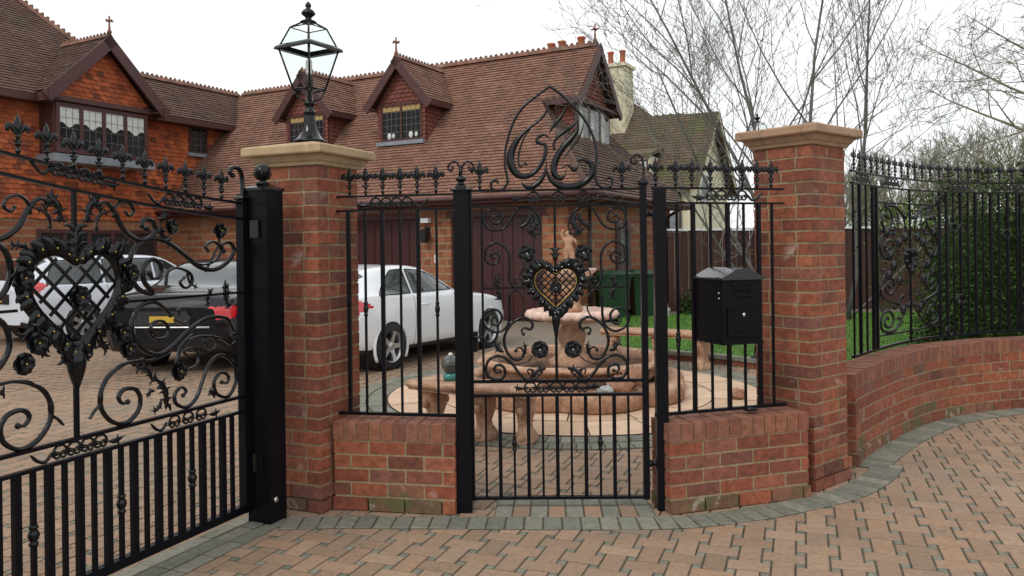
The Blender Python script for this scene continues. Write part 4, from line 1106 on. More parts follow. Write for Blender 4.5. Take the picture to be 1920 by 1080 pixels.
# eaves: gutter and soffit
mb = MB()
mb.cbox(-12.3,.04,-.06,-.0,E0-.13,E0+.005); mb.cbox(.0,.06,-.06,6.66,E0-.13,E0+.005); mb.cbox(-12.3,-.0,0,.42,E0-.14,E0-.10); mb.cbox(-.42,.0,.42,6.6,E0-.14,E0-.10)
mb.build('fascia', M['fascia'], house)
mb = MB()
mb.tube([(-12.3,-.11,E0-.03),(.11,-.11,E0-.03),(.11,6.7,E0-.03)], .055, 8); mb.build('gutter', M['fascia'], house)
# garage walls
wl = MB()
def wall(x0, x1, z0, z1, y=.4, th=.25): wl.box((x0,y,z0), (x1-x0,0,0), (0,th,0), (0,0,z1-z0))
doors = [(-3.44,-1.24), (-6.55,-4.36), (-9.6,-7.45)]
zt = 2.2
xs_ = [-12.4]+[v for d in doors[::-1] for v in d]+[-.4]
for i in range(0, len(xs_), 2): wall(xs_[i], xs_[i+1], 0, zt)
wall(-12.4, -.4, zt, 2.46)
wl.box((-.4,.4,0), (0,5.9,0), (-.25,0,0), (0,0,2.46)); wl.cbox(-12.4,-.4,6.1,6.3,0,2.46)
wl.build('garage_wall', M['hbrick'], house)
for k, (a, b) in enumerate(doors):
    d = MB(); d.cbox(a,b,.52,.56,.02,zt-.02); 
    for q in range(9): x = a+(b-a)*(q+.06)/9; d.cbox(x,x+(b-a)/9*.88,.503,.52,.06,zt-.05)
    d.cbox(a,a+.07,.49,.56,0,zt); d.cbox(b-.07,b,.49,.56,0,zt); d.cbox(a,b,.49,.56,zt-.07,zt+.0)
    o = d.build('garage_door', M['door'], house)
    h = MB(); h.cbox((a+b)/2-.05,(a+b)/2+.05,.47,.50,.95,.98); h.build('handle', M['trim'], o)
    lt = MB(); lt.box((a-.1,.385,zt), (b-a+.2,0,0), (0,.03,0), (0,0,.14)); lt.build('lintel', M['fascia'], house)
# end wall door, drainpipe
mb = MB(); mb.cbox(-.40,-.36,2.3,3.2,.02,2.1); mb.cbox(-.37,-.35,2.4,3.1,.1,2.0); dd_ = mb.build('side_door', M['fascia'], house)
mb = MB(); mb.cbox(-.352,-.345,2.5,3.0,1.1,1.9); mb.build('pane', M['glass'], dd_)
mb = MB(); mb.tube([(.08,5.9,2.5),(-.2,5.9,2.35),(-.34,5.9,2.25),(-.34,5.9,.05)], .04, 8); mb.build('drainpipe', M['trim'], house)
mb = MB(); mb.tube([(-.34,.75,2.4),(-.34,.75,.05)], .035, 8); mb.build('drainpipe', M['trim'], house)

# --- dormers
def window(parent, O, U, N, w, z0, z1, lights, blind=None, curtain=None, lead_sill=True, fr=.05, name='window', grid=(4, 4), bits=False, ch=.6):
    """framed leaded window; O = lower left corner, U along, N outwards"""
    O, U, N = V(O), V(U).normalized(), V(N).normalized(); Z = V((0,0,1)); H = z1-z0
    f = MB()
    f.box(O-N*.02, U*w, N*.05, Z*fr); f.box(O-N*.02+Z*(H-fr), U*w, N*.05, Z*fr)
    lw_ = (w-fr)/lights
    for k in range(lights+1): f.box(O-N*.018+U*(lw_*k)+Z*fr, U*fr, N*.045, Z*(H-2*fr))
    fo = f.build(name, M['fascia'], parent)
    p = MB(); c = MB(); ld = MB(); bl = MB()
    for k in range(lights):
        a = O+U*(lw_*k+fr)+Z*fr; ww = lw_-fr; hh = H-2*fr
        p.box(a-N*.012, U*ww, N*.006, Z*hh)
        for j in range(1, grid[0]): ld.box(a+U*(ww*j/grid[0]-.004), U*.008, N*.005, Z*hh)
        for j in range(1, grid[1]): ld.box(a+Z*(hh*j/grid[1]-.004), U*ww, N*.005, Z*.008)
        if blind: bl.box(a+Z*hh*(1-blind)-N*.005, U*ww, N*.004, Z*hh*blind)
        if curtain:
            n_ = 9; rr_ = [hh*(1-ch-.06*math.cos((j-n_/2)*.9)) for j in range(n_+1)]
            for j in range(n_):
                u0, u1 = ww*j/n_, ww*(j+1)/n_; o_ = N*(.002*(j % 2))
                c.face([a+U*u0+Z*rr_[j]-N*.005+o_, a+U*u1+Z*rr_[j+1]-N*.004-o_*.5, a+U*u1+Z*hh-N*.004-o_*.5, a+U*u0+Z*hh-N*.005+o_])
    p.build('pane', M['glass'], fo)
    if grid[0] > 1: ld.build('leading', M['leading'], fo)
    if blind: bl.build('blind', M['blind'], fo)
    if curtain: c.build('curtain', M['curtain'], fo)
    if bits:
        for q in (.2, .3, .72, .85):
            d = MB(); b = O+U*w*q-N*.003+Z*(fr+.02); d.ball((b+Z*.06), .05*random.uniform(.8,1.3), 8, 1, .3, 1.4); d.build('ornament', M['curtain'], fo)
    if lead_sill:
        s_ = MB(); s_.box(O-U*.08+N*.0-Z*.10, U*(w+.16), N*.10, Z*.09); s_.build('sill', M['lead'], fo)
    return fo
def dormer(xc):
    d = MB()                                                     # cheeks and gable in hung tile
    s0, half, zf, za, s1 = 1.30, .70, 5.0, 6.05, 1.08
    zb0 = E0+TAN*s0
    ylen = lambda z: (z-E0)/TAN
    for sg in (-1, 1):
        U_ = (0,1,0) if sg > 0 else (0,-1,0)
        if sg > 0: tiled(d, (xc+half,s0,zb0), (0,1,0), (0,0,1), [(0,0,.02), (zf-zb0,0,(zf-zb0)/TAN)], scal=True)
        else: tiled(d, (xc-half,s0,zb0), (0,-1,0), (0,0,1), [(0,-.02,0), (zf-zb0,-(zf-zb0)/TAN,0)], scal=True)
    tiled(d, (xc,s0,zf-.06), (1,0,0), (0,0,1), [(0,-half,half), (.02,-half,half), (.92,-.06,.06)], scal=True)
    for sg in (-1, 1): tiled(d, (xc+sg*(half-.08),s0,zb0+.0), (1,0,0), (0,0,1), [(0,-.08,.08), (zf-.06-zb0,-.08,.08)], scal=True)
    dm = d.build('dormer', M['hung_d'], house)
    r = MB(); q = .90; rise = za-zf; sl = math.hypot(q, rise)
    for sg in (1, -1):
        # slopes from eave to ridge; run back into the main roof
        O = V((xc+sg*q, s1, zf)); U_ = V((0,1,0)) if sg > 0 else V((0,-1,0)); W_ = V((-sg*q,0,rise)).normalized()
        y0 = (zf-E0)/TAN-s1; y1 = (za-E0)/TAN-s1
        tiled(r, O, U_, W_, [(0,0,y0), (sl,0,y1)] if sg > 0 else [(0,-y0,0), (sl,-y1,0)])
    r.build('dormer_roof', M['roof'], dm)
    rg = MB(); ridge(rg, (xc,s1,za+.03), (xc,(za-E0)/TAN,za+.03), True, .07, .24); rg.build('ridge_tiles', M['ridge'], dm)
    b = MB(); barge(b, (xc,s1-.01,zf), (1,0,0), zf, q+.03, rise+.03, .19, .05, (0,1,0))
    b.build('barge_boards', M['fascia'], dm)
    e = MB()
    for sg in (-1, 1): e = MB(); e.box((xc+sg*(q-.02)-.03,s1,zf-.13), (.06,0,0), (0,(zf-E0)/TAN-s1,0), (0,0,.12)); e.box((xc+sg*(q+half)/2-.09,s1+.02,zf-.12), (.18,0,0), (0,(zf-E0)/TAN-s1-.1,0), (0,0,.03)); e.build('eaves', M['fascia'], dm)
    window(dm, (xc-half+.10,s0-.01,4.10), (1,0,0), (0,-1,0), 1.2, 0, .90, 2, blind=.17, bits=True, grid=(4, 5))
    return dm
for xc in (-5.36, -8.32): dormer(xc)
fc = MB(); finial_cross(fc, (-5.36,1.12,6.1)); fc.build('roof_finial', M['ridge'], house)

# --- main block
A0 = -12.92; TM = 1.10; PM = math.hypot(1, TM); cm, sm_ = 1/PM, TM/PM; ZE = 5.11; AE = -11.88
mr = MB()
# plane facing the courtyard: origin at the eave line, U = +s, W = up (-a)
rows = [(0,-13,3.3-1.03), (1.04*PM,-13,3.3), (1.041*PM,-13,-.9)]
top = 5.2; rows.append(((1.04+top)*PM, -13, -.9-top))
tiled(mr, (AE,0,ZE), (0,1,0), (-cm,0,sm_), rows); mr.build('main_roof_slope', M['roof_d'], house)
mb = MB(); mb.face([(A0,-.9,6.25), (A0,3.3,6.25), (A0-3,3.3,3.0), (A0-8,-.9,3.0)], None, .4)
mb.face([(A0,-.9,6.25), (A0-10.4,-.9,6.25), (A0-5.2,-6.1,11.9)], None, .4); mb.build('rear_roof', M['roof_d'], house)
rd = MB(); ridge(rd, (A0,-.8,6.29), (A0,3.3,6.29)); ridge(rd, (A0,-.9,6.3), (A0-5.2,-6.1,6.25+5.2*TM+.05), True, .07); rd.build('ridge_tiles', M['ridge'], house)
AW = -12.3
mw = MB()
tiled(mw, (AW,0,2.35), (0,1,0), (0,0,1), [(0,-13,3.0), (1.85,-13,3.0), (1.87,-13,.93), (2.68,-13,.93)], expo=.11, tw=.18, scal=True)
tiled(mw, (AW,0,4.22), (0,1,0), (0,0,1), [(0,1.56,3.0), (.8,1.56,3.0)], expo=.11, tw=.18, scal=True)
mw.build('hung_tile_wall', M['hung'], house)
mb = MB(); mb.box((AW-.02,-13,0), (0,9.75,0), (-.25,0,0), (0,0,2.36)); mb.box((AW-.02,-.1,0), (0,3.5,0), (-.25,0,0), (0,0,2.36)); mb.box((AW-.02,-3.25,2.1), (0,3.15,0), (-.25,0,0), (0,0,.26)); mb.build('brick_wall', M['hbrick'], house)
window(house, (AW+.02,.95,4.26), (0,1,0), (1,0,0), .6, 0, .80, 1, grid=(3, 4))
gf = window(house, (AW-.02,-3.25,.02), (0,1,0), (1,0,0), 3.15, 0, 2.08, 5, grid=(1, 1), lead_sill=False, fr=.09, name='patio_window')
mb = MB(); mb.box((AE-.01,-13,ZE-.16), (.05,0,0), (0,15.2,0), (0,0,.15)); mb.box((AW,-13,ZE-.15), (.44,0,0), (0,15.2,0), (0,0,.04)); mb.build('fascia', M['fascia'], house)
# bay gable
BC, BH, BZ, BA = -1.96, 1.53, 5.17, 6.68
bg_ = MB(); tiled(bg_, (-11.72,BC,BZ-.08), (0,1,0), (0,0,1), [(0,-1.28,1.28), (.03,-1.28,1.28), (1.38,-.02,.02)], expo=.11, tw=.18, scal=True)
bo = bg_.build('bay_gable', M['hung'], house)
mb = MB(); mb.cbox(-12.4,-11.74,BC-1.22,BC+1.22,3.72,BZ+.05); mb.build('bay_sides', M['fascia'], bo)
mb = MB(); mb.cbox(-12.4,-11.60,BC-1.3,BC+1.3,3.62,3.80); mb.build('bay_sill', M['lead'], bo)
mb = MB(); mb.cbox(-12.35,-11.63,BC-1.34,BC+1.34,BZ-.16,BZ-.04); barge(mb, (-11.42,BC,BZ), (0,1,0), BZ, BH+.03, BA-BZ+.04, .26, .06, (-1,0,0)); mb.build('barge_boards', M['fascia'], bo)
mb = MB()
for sg in (-1, 1): mb = MB(); mb.box((-12.0,BC+sg*(BH-.06)-.04,BZ-.22), (.6,0,0), (0,.08,0), (0,0,.2)); mb.box((-12.0,BC+sg*1.36-.14,BZ-.14), (.56,0,0), (0,.28,0), (0,0,.03)); mb.build('eaves', M['fascia'], bo)
window(bo, (-11.73,BC-1.18,3.84), (0,1,0), (1,0,0), 2.36, 0, 1.14, 4, curtain=True, grid=(3, 4), lead_sill=False, fr=.09, ch=.42)
br = MB(); sl = math.hypot(BH, BA-BZ)
for sg in (1, -1):
    O = V((-11.42, BC+sg*BH, BZ)); U_ = V((-1,0,0)) if sg > 0 else V((1,0,0)); W_ = V((0,-sg*BH,BA-BZ)).normalized()
    l0 = -11.42-(AE); l0 = (-11.42-AE); l1 = (-11.42-(AE-(BA-ZE)/TM))
    tiled(br, O, U_, W_, [(0,0,l0+.1), (sl,0,l1)] if sg > 0 else [(0,-l0-.1,0), (sl,-l1,0)])
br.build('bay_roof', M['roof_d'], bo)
rg = MB(); ridge(rg, (-13.3,BC,BA+.02), (-11.45,BC,BA+.03), True, .08, .25); finial_cross(rg, (-11.47,BC,BA+.07)); rg.build('ridge_tiles', M['ridge'], bo)
# wall lights and alarm fittings on the garage
mb = MB(); mb.cbox(-6.85,-6.65,.2,.34,2.28,2.38); o = mb.build('security_light', M['white'], house)
wlx = -4.02
mb = MB(); mb.cbox(wlx-.04,wlx+.04,.36,.40,1.75,2.0); mb.tube([(wlx,.38,1.95),(wlx,.3,2.03),(wlx,.24,1.98)], .012, 6)
mb.rings([[(wlx+q*c,.24+q*d,z) for c, d in ((-1,-1),(1,-1),(1,1),(-1,1))] for q, z in ((.05,1.66),(.08,1.9),(.09,1.905),(.03,1.97))], True, True, .5, False); wlo = mb.build('wall_lantern', M['trim'], house)
mb = MB(); mb.cbox(wlx-.1,wlx+.1,.24,.36,2.10,2.2); mb.build('flood_light', M['white'], house)
mb = MB(); mb.cbox(-3.86,-3.76,.38,.40,1.22,1.4); mb.build('keypad', M['white'], house)

# ------------------------------------------------------------------ neighbour's house
nb = thing('cottage', 'cream rendered neighbouring house with mossy brown roof behind the board fence', 'house', (7.74, 30.0, 0), HRZ)
H2, T2 = 6.5, 1.0
mb = MB()                                                       # ridge along -x from 0, half depth 3
tiled(mb, (-14,-3.1,3.5), (1,0,0), (0,1,1), [(0,0,14.15), (3.05*1.414,0,14.15), (3.06*1.414,0,11.6), (4.6*1.414,0,9.4)], expo=.16, tw=.28)
mb.face([(-4.6,1.5,8.1), (-2.4,-.05,6.5), (-2.4,3,6.0)], None, .4)
tiled(mb, (0,3.1,3.5), (-1,0,0), (0,-1,1), [(0,-.15,14), (3.0*1.414,-.15,14)], expo=.2, tw=.5)
mb.build('roof', M['roof_moss'], nb)
mb = MB(); mb.cbox(-14,-.25,-2.7,2.7,0,3.8); mb.prism([(-2.7,3.8),(2.7,3.8),(0,6.42)], (-.25,0,0), (0,1,0), (0,0,1), (-.3,0,0)); mb.build('wall', M['cream'], nb)
mb = MB(); barge(mb, (.1,0,3.5), (0,1,0), 3.5, 3.05, 3.02, .16, .04, (1,0,0)); mb.build('barge_boards', M['cream'], nb)
mb = MB()                                                       # taller cross wing
mb.face([(-14,1.5,8.1), (-4.6,1.5,8.1), (-4.6,5,4.5), (-14,5,4.5)], None, .3); mb.build('upper_roof', M['roof_moss'], nb)
mb = MB(); mb.cbox(-4.25,-3.35,-.7,.3,5.0,8.55); mb.cbox(-4.33,-3.27,-.78,.38,8.55,8.68); ch_ = mb.build('chimney', M['cream'], nb)
for x in (-4.1, -3.6):
    mb = MB(); mb.lathe([(.13,0),(.11,.1),(.11,.5),(.14,.52),(.14,.58),(.1,.6)], 10, (x,-.2,8.68)); mb.build('chimney_pot', M['pot'], ch_)
for (x, z0, z1, w_) in ((-2.6,4.05,4.9,.9), ):
    mb = MB(); mb.cbox(x-.06,x+w_+.06,-2.9,-1.6,3.5,4.72); dmn = mb.build('dormer', M['cream'], nb); mb = MB(); mb.box((x-.15,-3.05,4.70), (w_+.3,0,0), (0,1.9,.45), (0,0,.1)); mb.build('dormer_roof', M['roof_moss'], dmn)
    window(dmn, (x,-2.91,z0-.25), (1,0,0), (0,-1,0), w_, 0, .8, 2, curtain=True, lead_sill=False, grid=(2, 3), ch=.9)
for (x, z0, w_, h_) in ((-3.1,1.7,1.1,1.05), (-1.5,1.7,.8,1.05), (-1.4,3.0,.6,.6), (-6.5,1.5,1.4,1.1)):
    y_ = -2.71
    mb = MB(); mb.cbox(x,x+w_,y_-.03,y_,z0,z0+h_); o = mb.build('window', M['white'], nb)
    mb = MB(); mb.cbox(x+.07,x+w_/2-.03,y_-.04,y_-.03,z0+.08,z0+h_-.08); mb.cbox(x+w_/2+.03,x+w_-.07,y_-.04,y_-.03,z0+.08,z0+h_-.08); mb.build('pane', M['lead'], o)
mb = MB(); mb.box((-.25,-1.4,3.1), (.03,0,0), (0,1.1,0), (0,0,1.1)); o = mb.build('window', M['white'], nb)
mb = MB(); mb.box((-.22,-1.3,3.2), (.01,0,0), (0,.42,0), (0,0,.9)); mb.box((-.22,-.82,3.2), (.01,0,0), (0,.42,0), (0,0,.9)); mb.build('pane', M['lead'], o)
mb = MB(); mb.tube([(-.6,-2.78,3.4),(-.6,-2.78,.1)], .05, 6); mb.build('drainpipe', M['trim'], nb)
# far chimney pots peeping over the ridge of the garage wing
fcs = thing('chimney_stack', 'brick chimney stack with three clay pots showing over the garage ridge', 'chimney', (2.3, 30, 0), HRZ)
mb = MB(); mb.cbox(-1.0,.7,-.5,.5,0,8.75); mb.cbox(-1.06,.76,-.56,.56,8.75,8.86); mb.build('stack', M['hbrick'], fcs)
for x, h in ((-.8,.42), (-.35,.45), (.55-.1,.5)):
    mb = MB(); mb.lathe([(.17,0),(.14,.1),(.14,h-.08),(.17,h-.06),(.17,h),(.12,h+.01)], 10, (x,0,8.86)); mb.build('chimney_pot', M['pot'], fcs)

# ------------------------------------------------------------------ board fence and brick posts by the lawn
bf = thing('board_fence', 'tall dark brown board fence with pale capping at the back of the lawn', 'fence', (3.5, 17.9, 0), 0)
for k, (x0, x1) in enumerate(((.0,2.0), (2.45,4.6), (4.75,6.9), (7.0,9.4), (9.5,12))):
    mb = MB()
    nb_ = int((x1-x0)/.15)
    for j in range(nb_): mb.cbox(x0+j*(x1-x0)/nb_+.004, x0+(j+1)*(x1-x0)/nb_-.004, -.012+.008*(j % 2), .012, .05, 1.86+random.uniform(-.006,.006), random.random())
    mb.build('panel', M['fence'], bf)
    if k < 2:
        mb = MB(); mb.cbox(x0-.01,x1+.01,-.04,.04,1.865,1.91); mb.build('capping', M['white'], bf)
bp_ = thing('brick_post', 'slim brick post standing between the brown fence panels', 'post', (5.73, 17.85, 0), 0)
mb = MB(); mb.cbox(-.2,.2,-.2,.2,0,2.02); mb.build('shaft', M['hbrick'], bp_); mb = MB(); mb.cbox(-.23,.23,-.23,.23,2.02,2.08); mb.build('cap', M['cap'], bp_)
# ------------------------------------------------------------------ clear glass for lanterns
def clear_glass(name='lantern_glass'):
    m = bpy.data.materials.new(name); m.use_nodes = True; t = m.node_tree; t.nodes.clear()
    o = t.nodes.new('ShaderNodeOutputMaterial'); mi = t.nodes.new('ShaderNodeMixShader'); tr = t.nodes.new('ShaderNodeBsdfTransparent')
    gl = t.nodes.new('ShaderNodeBsdfGlossy'); lw = t.nodes.new('ShaderNodeLayerWeight'); lw.inputs[0].default_value = .5; fr_ = t.nodes.new('ShaderNodeMath'); fr_.operation = 'POWER'; fr_.inputs[1].default_value = 5; t.links.new(lw.outputs['Facing'], fr_.inputs[0])
    tr.inputs[0].default_value = (.90, .93, .92, 1); gl.inputs[1].default_value = .03
    t.links.new(fr_.outputs[0], mi.inputs[0]); t.links.new(tr.outputs[0], mi.inputs[1]); t.links.new(gl.outputs[0], mi.inputs[2]); t.links.new(mi.outputs[0], o.inputs[0]); return m
M['lglass'] = clear_glass()

# ------------------------------------------------------------------ lanterns
def lantern_parts(t, s=1.0, z0=0.0, base=True):
    sc = lambda pr: [(r*s, z*s) for r, z in pr]
    if base:
        mb = MB(); mb.lathe(sc([(.105,0),(.105,.012),(.085,.022),(.072,.035),(.052,.07),(.040,.12),(.034,.165),(.030,.18),(.038,.188),(.038,.20),(.028,.21),(.026,.235),(.036,.245),(.036,.258),(.022,.27),(.020,.33)]), 20, (0,0,z0), mod=lambda a, r, z: 1+.03*math.cos(8*a)); mb.build('base', IR, t)
    zz = [.34, .60, .735, .775]; hs = [.070, .132, .080, .022]
    H = lambda q, z: [V((-q*s,-q*s,z0+z*s)), V((q*s,-q*s,z0+z*s)), V((q*s,q*s,z0+z*s)), V((-q*s,q*s,z0+z*s))]
    R4 = [H(q, z) for q, z in zip(hs, zz)]
    f = MB(); w = .0065*s
    for i in range(4):
        j = (i+1) % 4
        f.tube([R4[0][i], R4[1][i]], w, 5); f.tube([R4[1][i]*1, R4[2][i]], w*.9, 5); f.tube([R4[2][i], R4[3][i]], w*.9, 5)
        f.tube([R4[0][i], R4[0][j]], w*1.2, 5); f.tube([R4[2][i], R4[2][j]], w*.6, 5)
        f.tube([V((0,0,z0+.25*s)), V((R4[0][i].x*.75, R4[0][i].y*.75, z0+.29*s)), R4[0][i]], w*.9, 5)
    f.rings([H(hs[1]-.006, .592), H(hs[1]+.022, .590), H(hs[1]+.018, .606), H(hs[1]-.002, .622), H(hs[1]-.012, .622), H(hs[1]-.006, .592)], True, False, .5, False)
    f.build('frame', IR, t)
    g_ = MB()
    for i in range(4):
        j = (i+1) % 4
        g_.face([R4[0][i]*1, R4[0][j], R4[1][j], R4[1][i]]); g_.face([R4[1][i], R4[1][j], R4[2][j], R4[2][i]])
    g_.build('panes', M['lglass'], t)
    r = MB(); r.lathe(sc([(.04,.765),(.052,.775),(.03,.785),(.018,.795),(.022,.805),(.040,.82),(.044,.832),(.034,.848),(.016,.858),(.014,.868),(.020,.876),(.016,.892),(.004,.905)]), 16, (0,0,z0), mod=lambda a, r_, z: 1+.04*math.cos(8*a)); r.build('finial', IR, t)
    b = MB(); b.lathe(sc([(.02,.33),(.022,.345),(.024,.35),(.024,.43),(.020,.435)]), 12, (0,0,z0)); b.build('lamp_holder', M['trim'], t)
    b = MB(); b.lathe(sc([(.019,.435),(.021,.45),(.021,.52),(.015,.535),(.004,.54)]), 12, (0,0,z0)); b.build('bulb', M['brass'], t)
lan = thing('lantern', 'black four sided glass lantern standing on the cap of the near left pier', 'lantern', (-1.247, 4.949, 2.213), R(47+13))
lantern_parts(lan, .97)
lp = thing('lamp_post', 'black garden lamp post on the lawn, only its finial showing over the right pier', 'lamp post', (3.10, 10.0, .08), R(20))
mb = MB(); mb.lathe([(.12,0),(.12,.04),(.08,.06),(.06,.3),(.075,.33),(.045,.36),(.035,.8),(.03,2.2),(.045,2.22),(.03,2.25),(.028,2.5)], 16); mb.build('post', IR, lp)
lantern_parts(lp, .8, 2.38, False)

# ------------------------------------------------------------------ mailbox
mbx = thing('mailbox', 'black steel mailbox with arched lid hanging on the railing beside the right pier', 'mailbox', (1.171+.953*.13-.302*-.0, 4.45+.302*.13, .984), math.atan2(.302, .953))
w_, d_ = .129, .285
mb = MB(); mb.cbox(-w_, w_, 0.0, d_, .0, .372); mb.cbox(-w_-.004, w_+.004, -.004, d_+.002, 0, .012); mb.build('body', M['iron_flat'], mbx)
arch = [(-w_-.012, .365)]+[(-w_-.012+(2*w_+.024)*i/16, .376+.055*math.sin(math.pi*i/16)**1.3) for i in range(17)]+[(w_+.012,.365)]
mb = MB(); mb.prism(arch, (0,-.016,0), (1,0,0), (0,0,1), (0,d_+.03,0)); mb.build('lid', mat('black_lid_paint', (.02,.022,.026), .3, bump=(60, .1, .0005), coat=.4), mbx)
mb = MB(); mb.cbox(-.10,.10,-.010,-.002,.045,.20); 
for z in (.045, .195): mb.cbox(-.103,.103,-.014,-.002,z,z+.006)
mb.build('door', M['iron_flat'], mbx)
mb = MB()
for a, b in (((-.07,.27),(.07,.27)), ((-.07,.335),(.07,.335))): mb.plate([a, (0,(a[1]+b[1])/2+.008), b], .004, .004, -.006)
for sg in (-1, 1): mb.plate(cr([(0,.30),(sg*.03,.315),(sg*.055,.30),(sg*.045,.285),(sg*.03,.292)],4), .003, .004, -.006)
mb.plate(cr([(-.06,.10),(-.03,.085),(0,.08),(.03,.085),(.06,.10)],4), .004, .004, -.012); mb.plate(cr([(-.05,.075),(0,.062),(.05,.075)],4), .003, .004, -.012)
mb.build('ornament', M['iron_flat'], mbx)
mb = MB(); mb.ball((0,-.014,.168), .010, 10, 1, .6, 1.2); mb.build('lock', M['silver'], mbx)
for z in (.26, .29):
    mb = MB(); mb.ball((-w_-.003,.03,z), .006, 8); mb.build('rivet', M['silver'], mbx)

# ------------------------------------------------------------------ fountain
FC = (PC.x-.02, PC.y, .014)
ft_ = thing('stone_fountain', 'tiered terracotta coloured stone fountain with scalloped bowls, statue and wide pool', 'fountain', FC, R(12))
lobe = lambda n, a_: (lambda t, r, z: 1+a_*abs(math.cos(n*t/2))-a_/2)
mb = MB(); mb.lathe([(1.12,0),(1.15,.02),(1.16,.13),(1.15,.17),(1.11,.19),(.92,.195),(.92,0)], 96, mod=lobe(8, .09)); mb.build('step', M['terra'], ft_)
mb = MB(); mb.lathe([(.84,.19),(.86,.22),(.84,.27),(.88,.31),(.97,.33),(.99,.35),(.97,.375),(.90,.385),(.84,.37),(.82,.3),(.80,.10),(.2,.08)], 96, mod=lobe(8, .05)); mb.build('pool', M['terra'], ft_)
mb = MB(); mb.lathe([(.80,.295),(.4,.296),(.05,.297)], 48, mod=lobe(8, .05)); mb.build('water', M['water'], ft_)
mb = MB(); mb.lathe([(.24,.08),(.22,.30),(.23,.34),(.19,.37),(.13,.41),(.11,.48),(.13,.54),(.145,.60),(.12,.66),(.09,.71),(.10,.75),(.14,.78)], 32, mod=lambda t, r, z: 1+.10*math.cos(4*t)); mb.build('pedestal', M['terra'], ft_)
sc_ = lambda n, a_: (lambda t, r, z: 1+a_*abs(math.sin(n*t/2))*min(1, r/.3))
mb = MB(); mb.lathe([(r*.92, z-.045) for r, z in ((.10,.76),(.22,.775),(.35,.805),(.43,.825),(.475,.835),(.49,.87),(.47,.905),(.44,.915),(.41,.895),(.3,.86),(.08,.83))], 144, mod=sc_(24, .11)); mb.build('lower_bowl', M['pinkstone'], ft_)
mb = MB(); mb.lathe([(.10,.84),(.12,.88),(.08,.93),(.07,1.0),(.10,1.06),(.12,1.12),(.08,1.16),(.09,1.20)], 24, mod=lambda t, r, z: 1+.10*math.cos(4*t)); mb.build('stem', M['terra'], ft_)
mb = MB(); mb.lathe([(.06,1.18),(.13,1.195),(.21,1.235),(.25,1.28),(.255,1.30),(.22,1.28),(.05,1.25)], 96, mod=sc_(16, .09)); mb.build('upper_bowl', M['pinkstone'], ft_)

def skin_figure(name, verts, edges, radii, m, parent, loc, rz=0, sub=2):
    me = bpy.data.meshes.new(name); me.from_pydata(verts, edges, []); o = bpy.data.objects.new(name, me); col.objects.link(o)
    sk = o.modifiers.new('skin', 'SKIN'); me.skin_vertices.new() if not me.skin_vertices else None
    for i, r in enumerate(radii): me.skin_vertices[0].data[i].radius = (r, r)
    me.skin_vertices[0].data[0].use_root = True
    ss = o.modifiers.new('sub', 'SUBSURF'); ss.levels = sub; ss.render_levels = sub
    dg = bpy.context.evaluated_depsgraph_get(); nm = bpy.data.meshes.new_from_object(o.evaluated_get(dg))
    bpy.data.objects.remove(o); nm.name = name; nm.materials.clear(); nm.materials.append(m)
    for p in nm.polygons: p.use_smooth = True
    q = bpy.data.objects.new(name, nm); col.objects.link(q); q.parent = parent; q.location = loc; q.rotation_euler.z = rz; return q
vs_ = [(0,0,.19), (.0,.0,.25), (0,.005,.30), (-.004,0,.325), (-.006,-.004,.352), (-.006,-.006,.385),
       (.028,0,.16), (.035,-.012,.09), (.030,.0,.01), (.036,-.022,.0), (-.028,0,.16), (-.020,.012,.09), (-.012,.01,.01), (-.006,-.014,.0),
       (.050,0,.295), (.085,-.02,.25), (.07,-.055,.285), (-.048,0,.297), (-.075,-.01,.36), (-.045,-.02,.40)]
ed = [(0,1),(1,2),(2,3),(3,4),(4,5),(0,6),(6,7),(7,8),(8,9),(0,10),(10,11),(11,12),(12,13),(2,14),(14,15),(15,16),(2,17),(17,18),(18,19)]
rd_ = [.045,.036,.042,.018,.034,.022, .034,.026,.015,.011,.034,.026,.015,.011, .020,.015,.012,.020,.015,.012]
st_ = skin_figure('statue', vs_, ed, rd_, M['terra'], ft_, (-.02, 0, 1.295), R(-25))
st_.scale = (1.05,)*3
mb = MB(); mb.lathe([(.07,0),(.075,.02),(.05,.04),(.045,.05)], 16, (-.02,0,1.25)); mb.build('plinth', M['terra'], ft_)

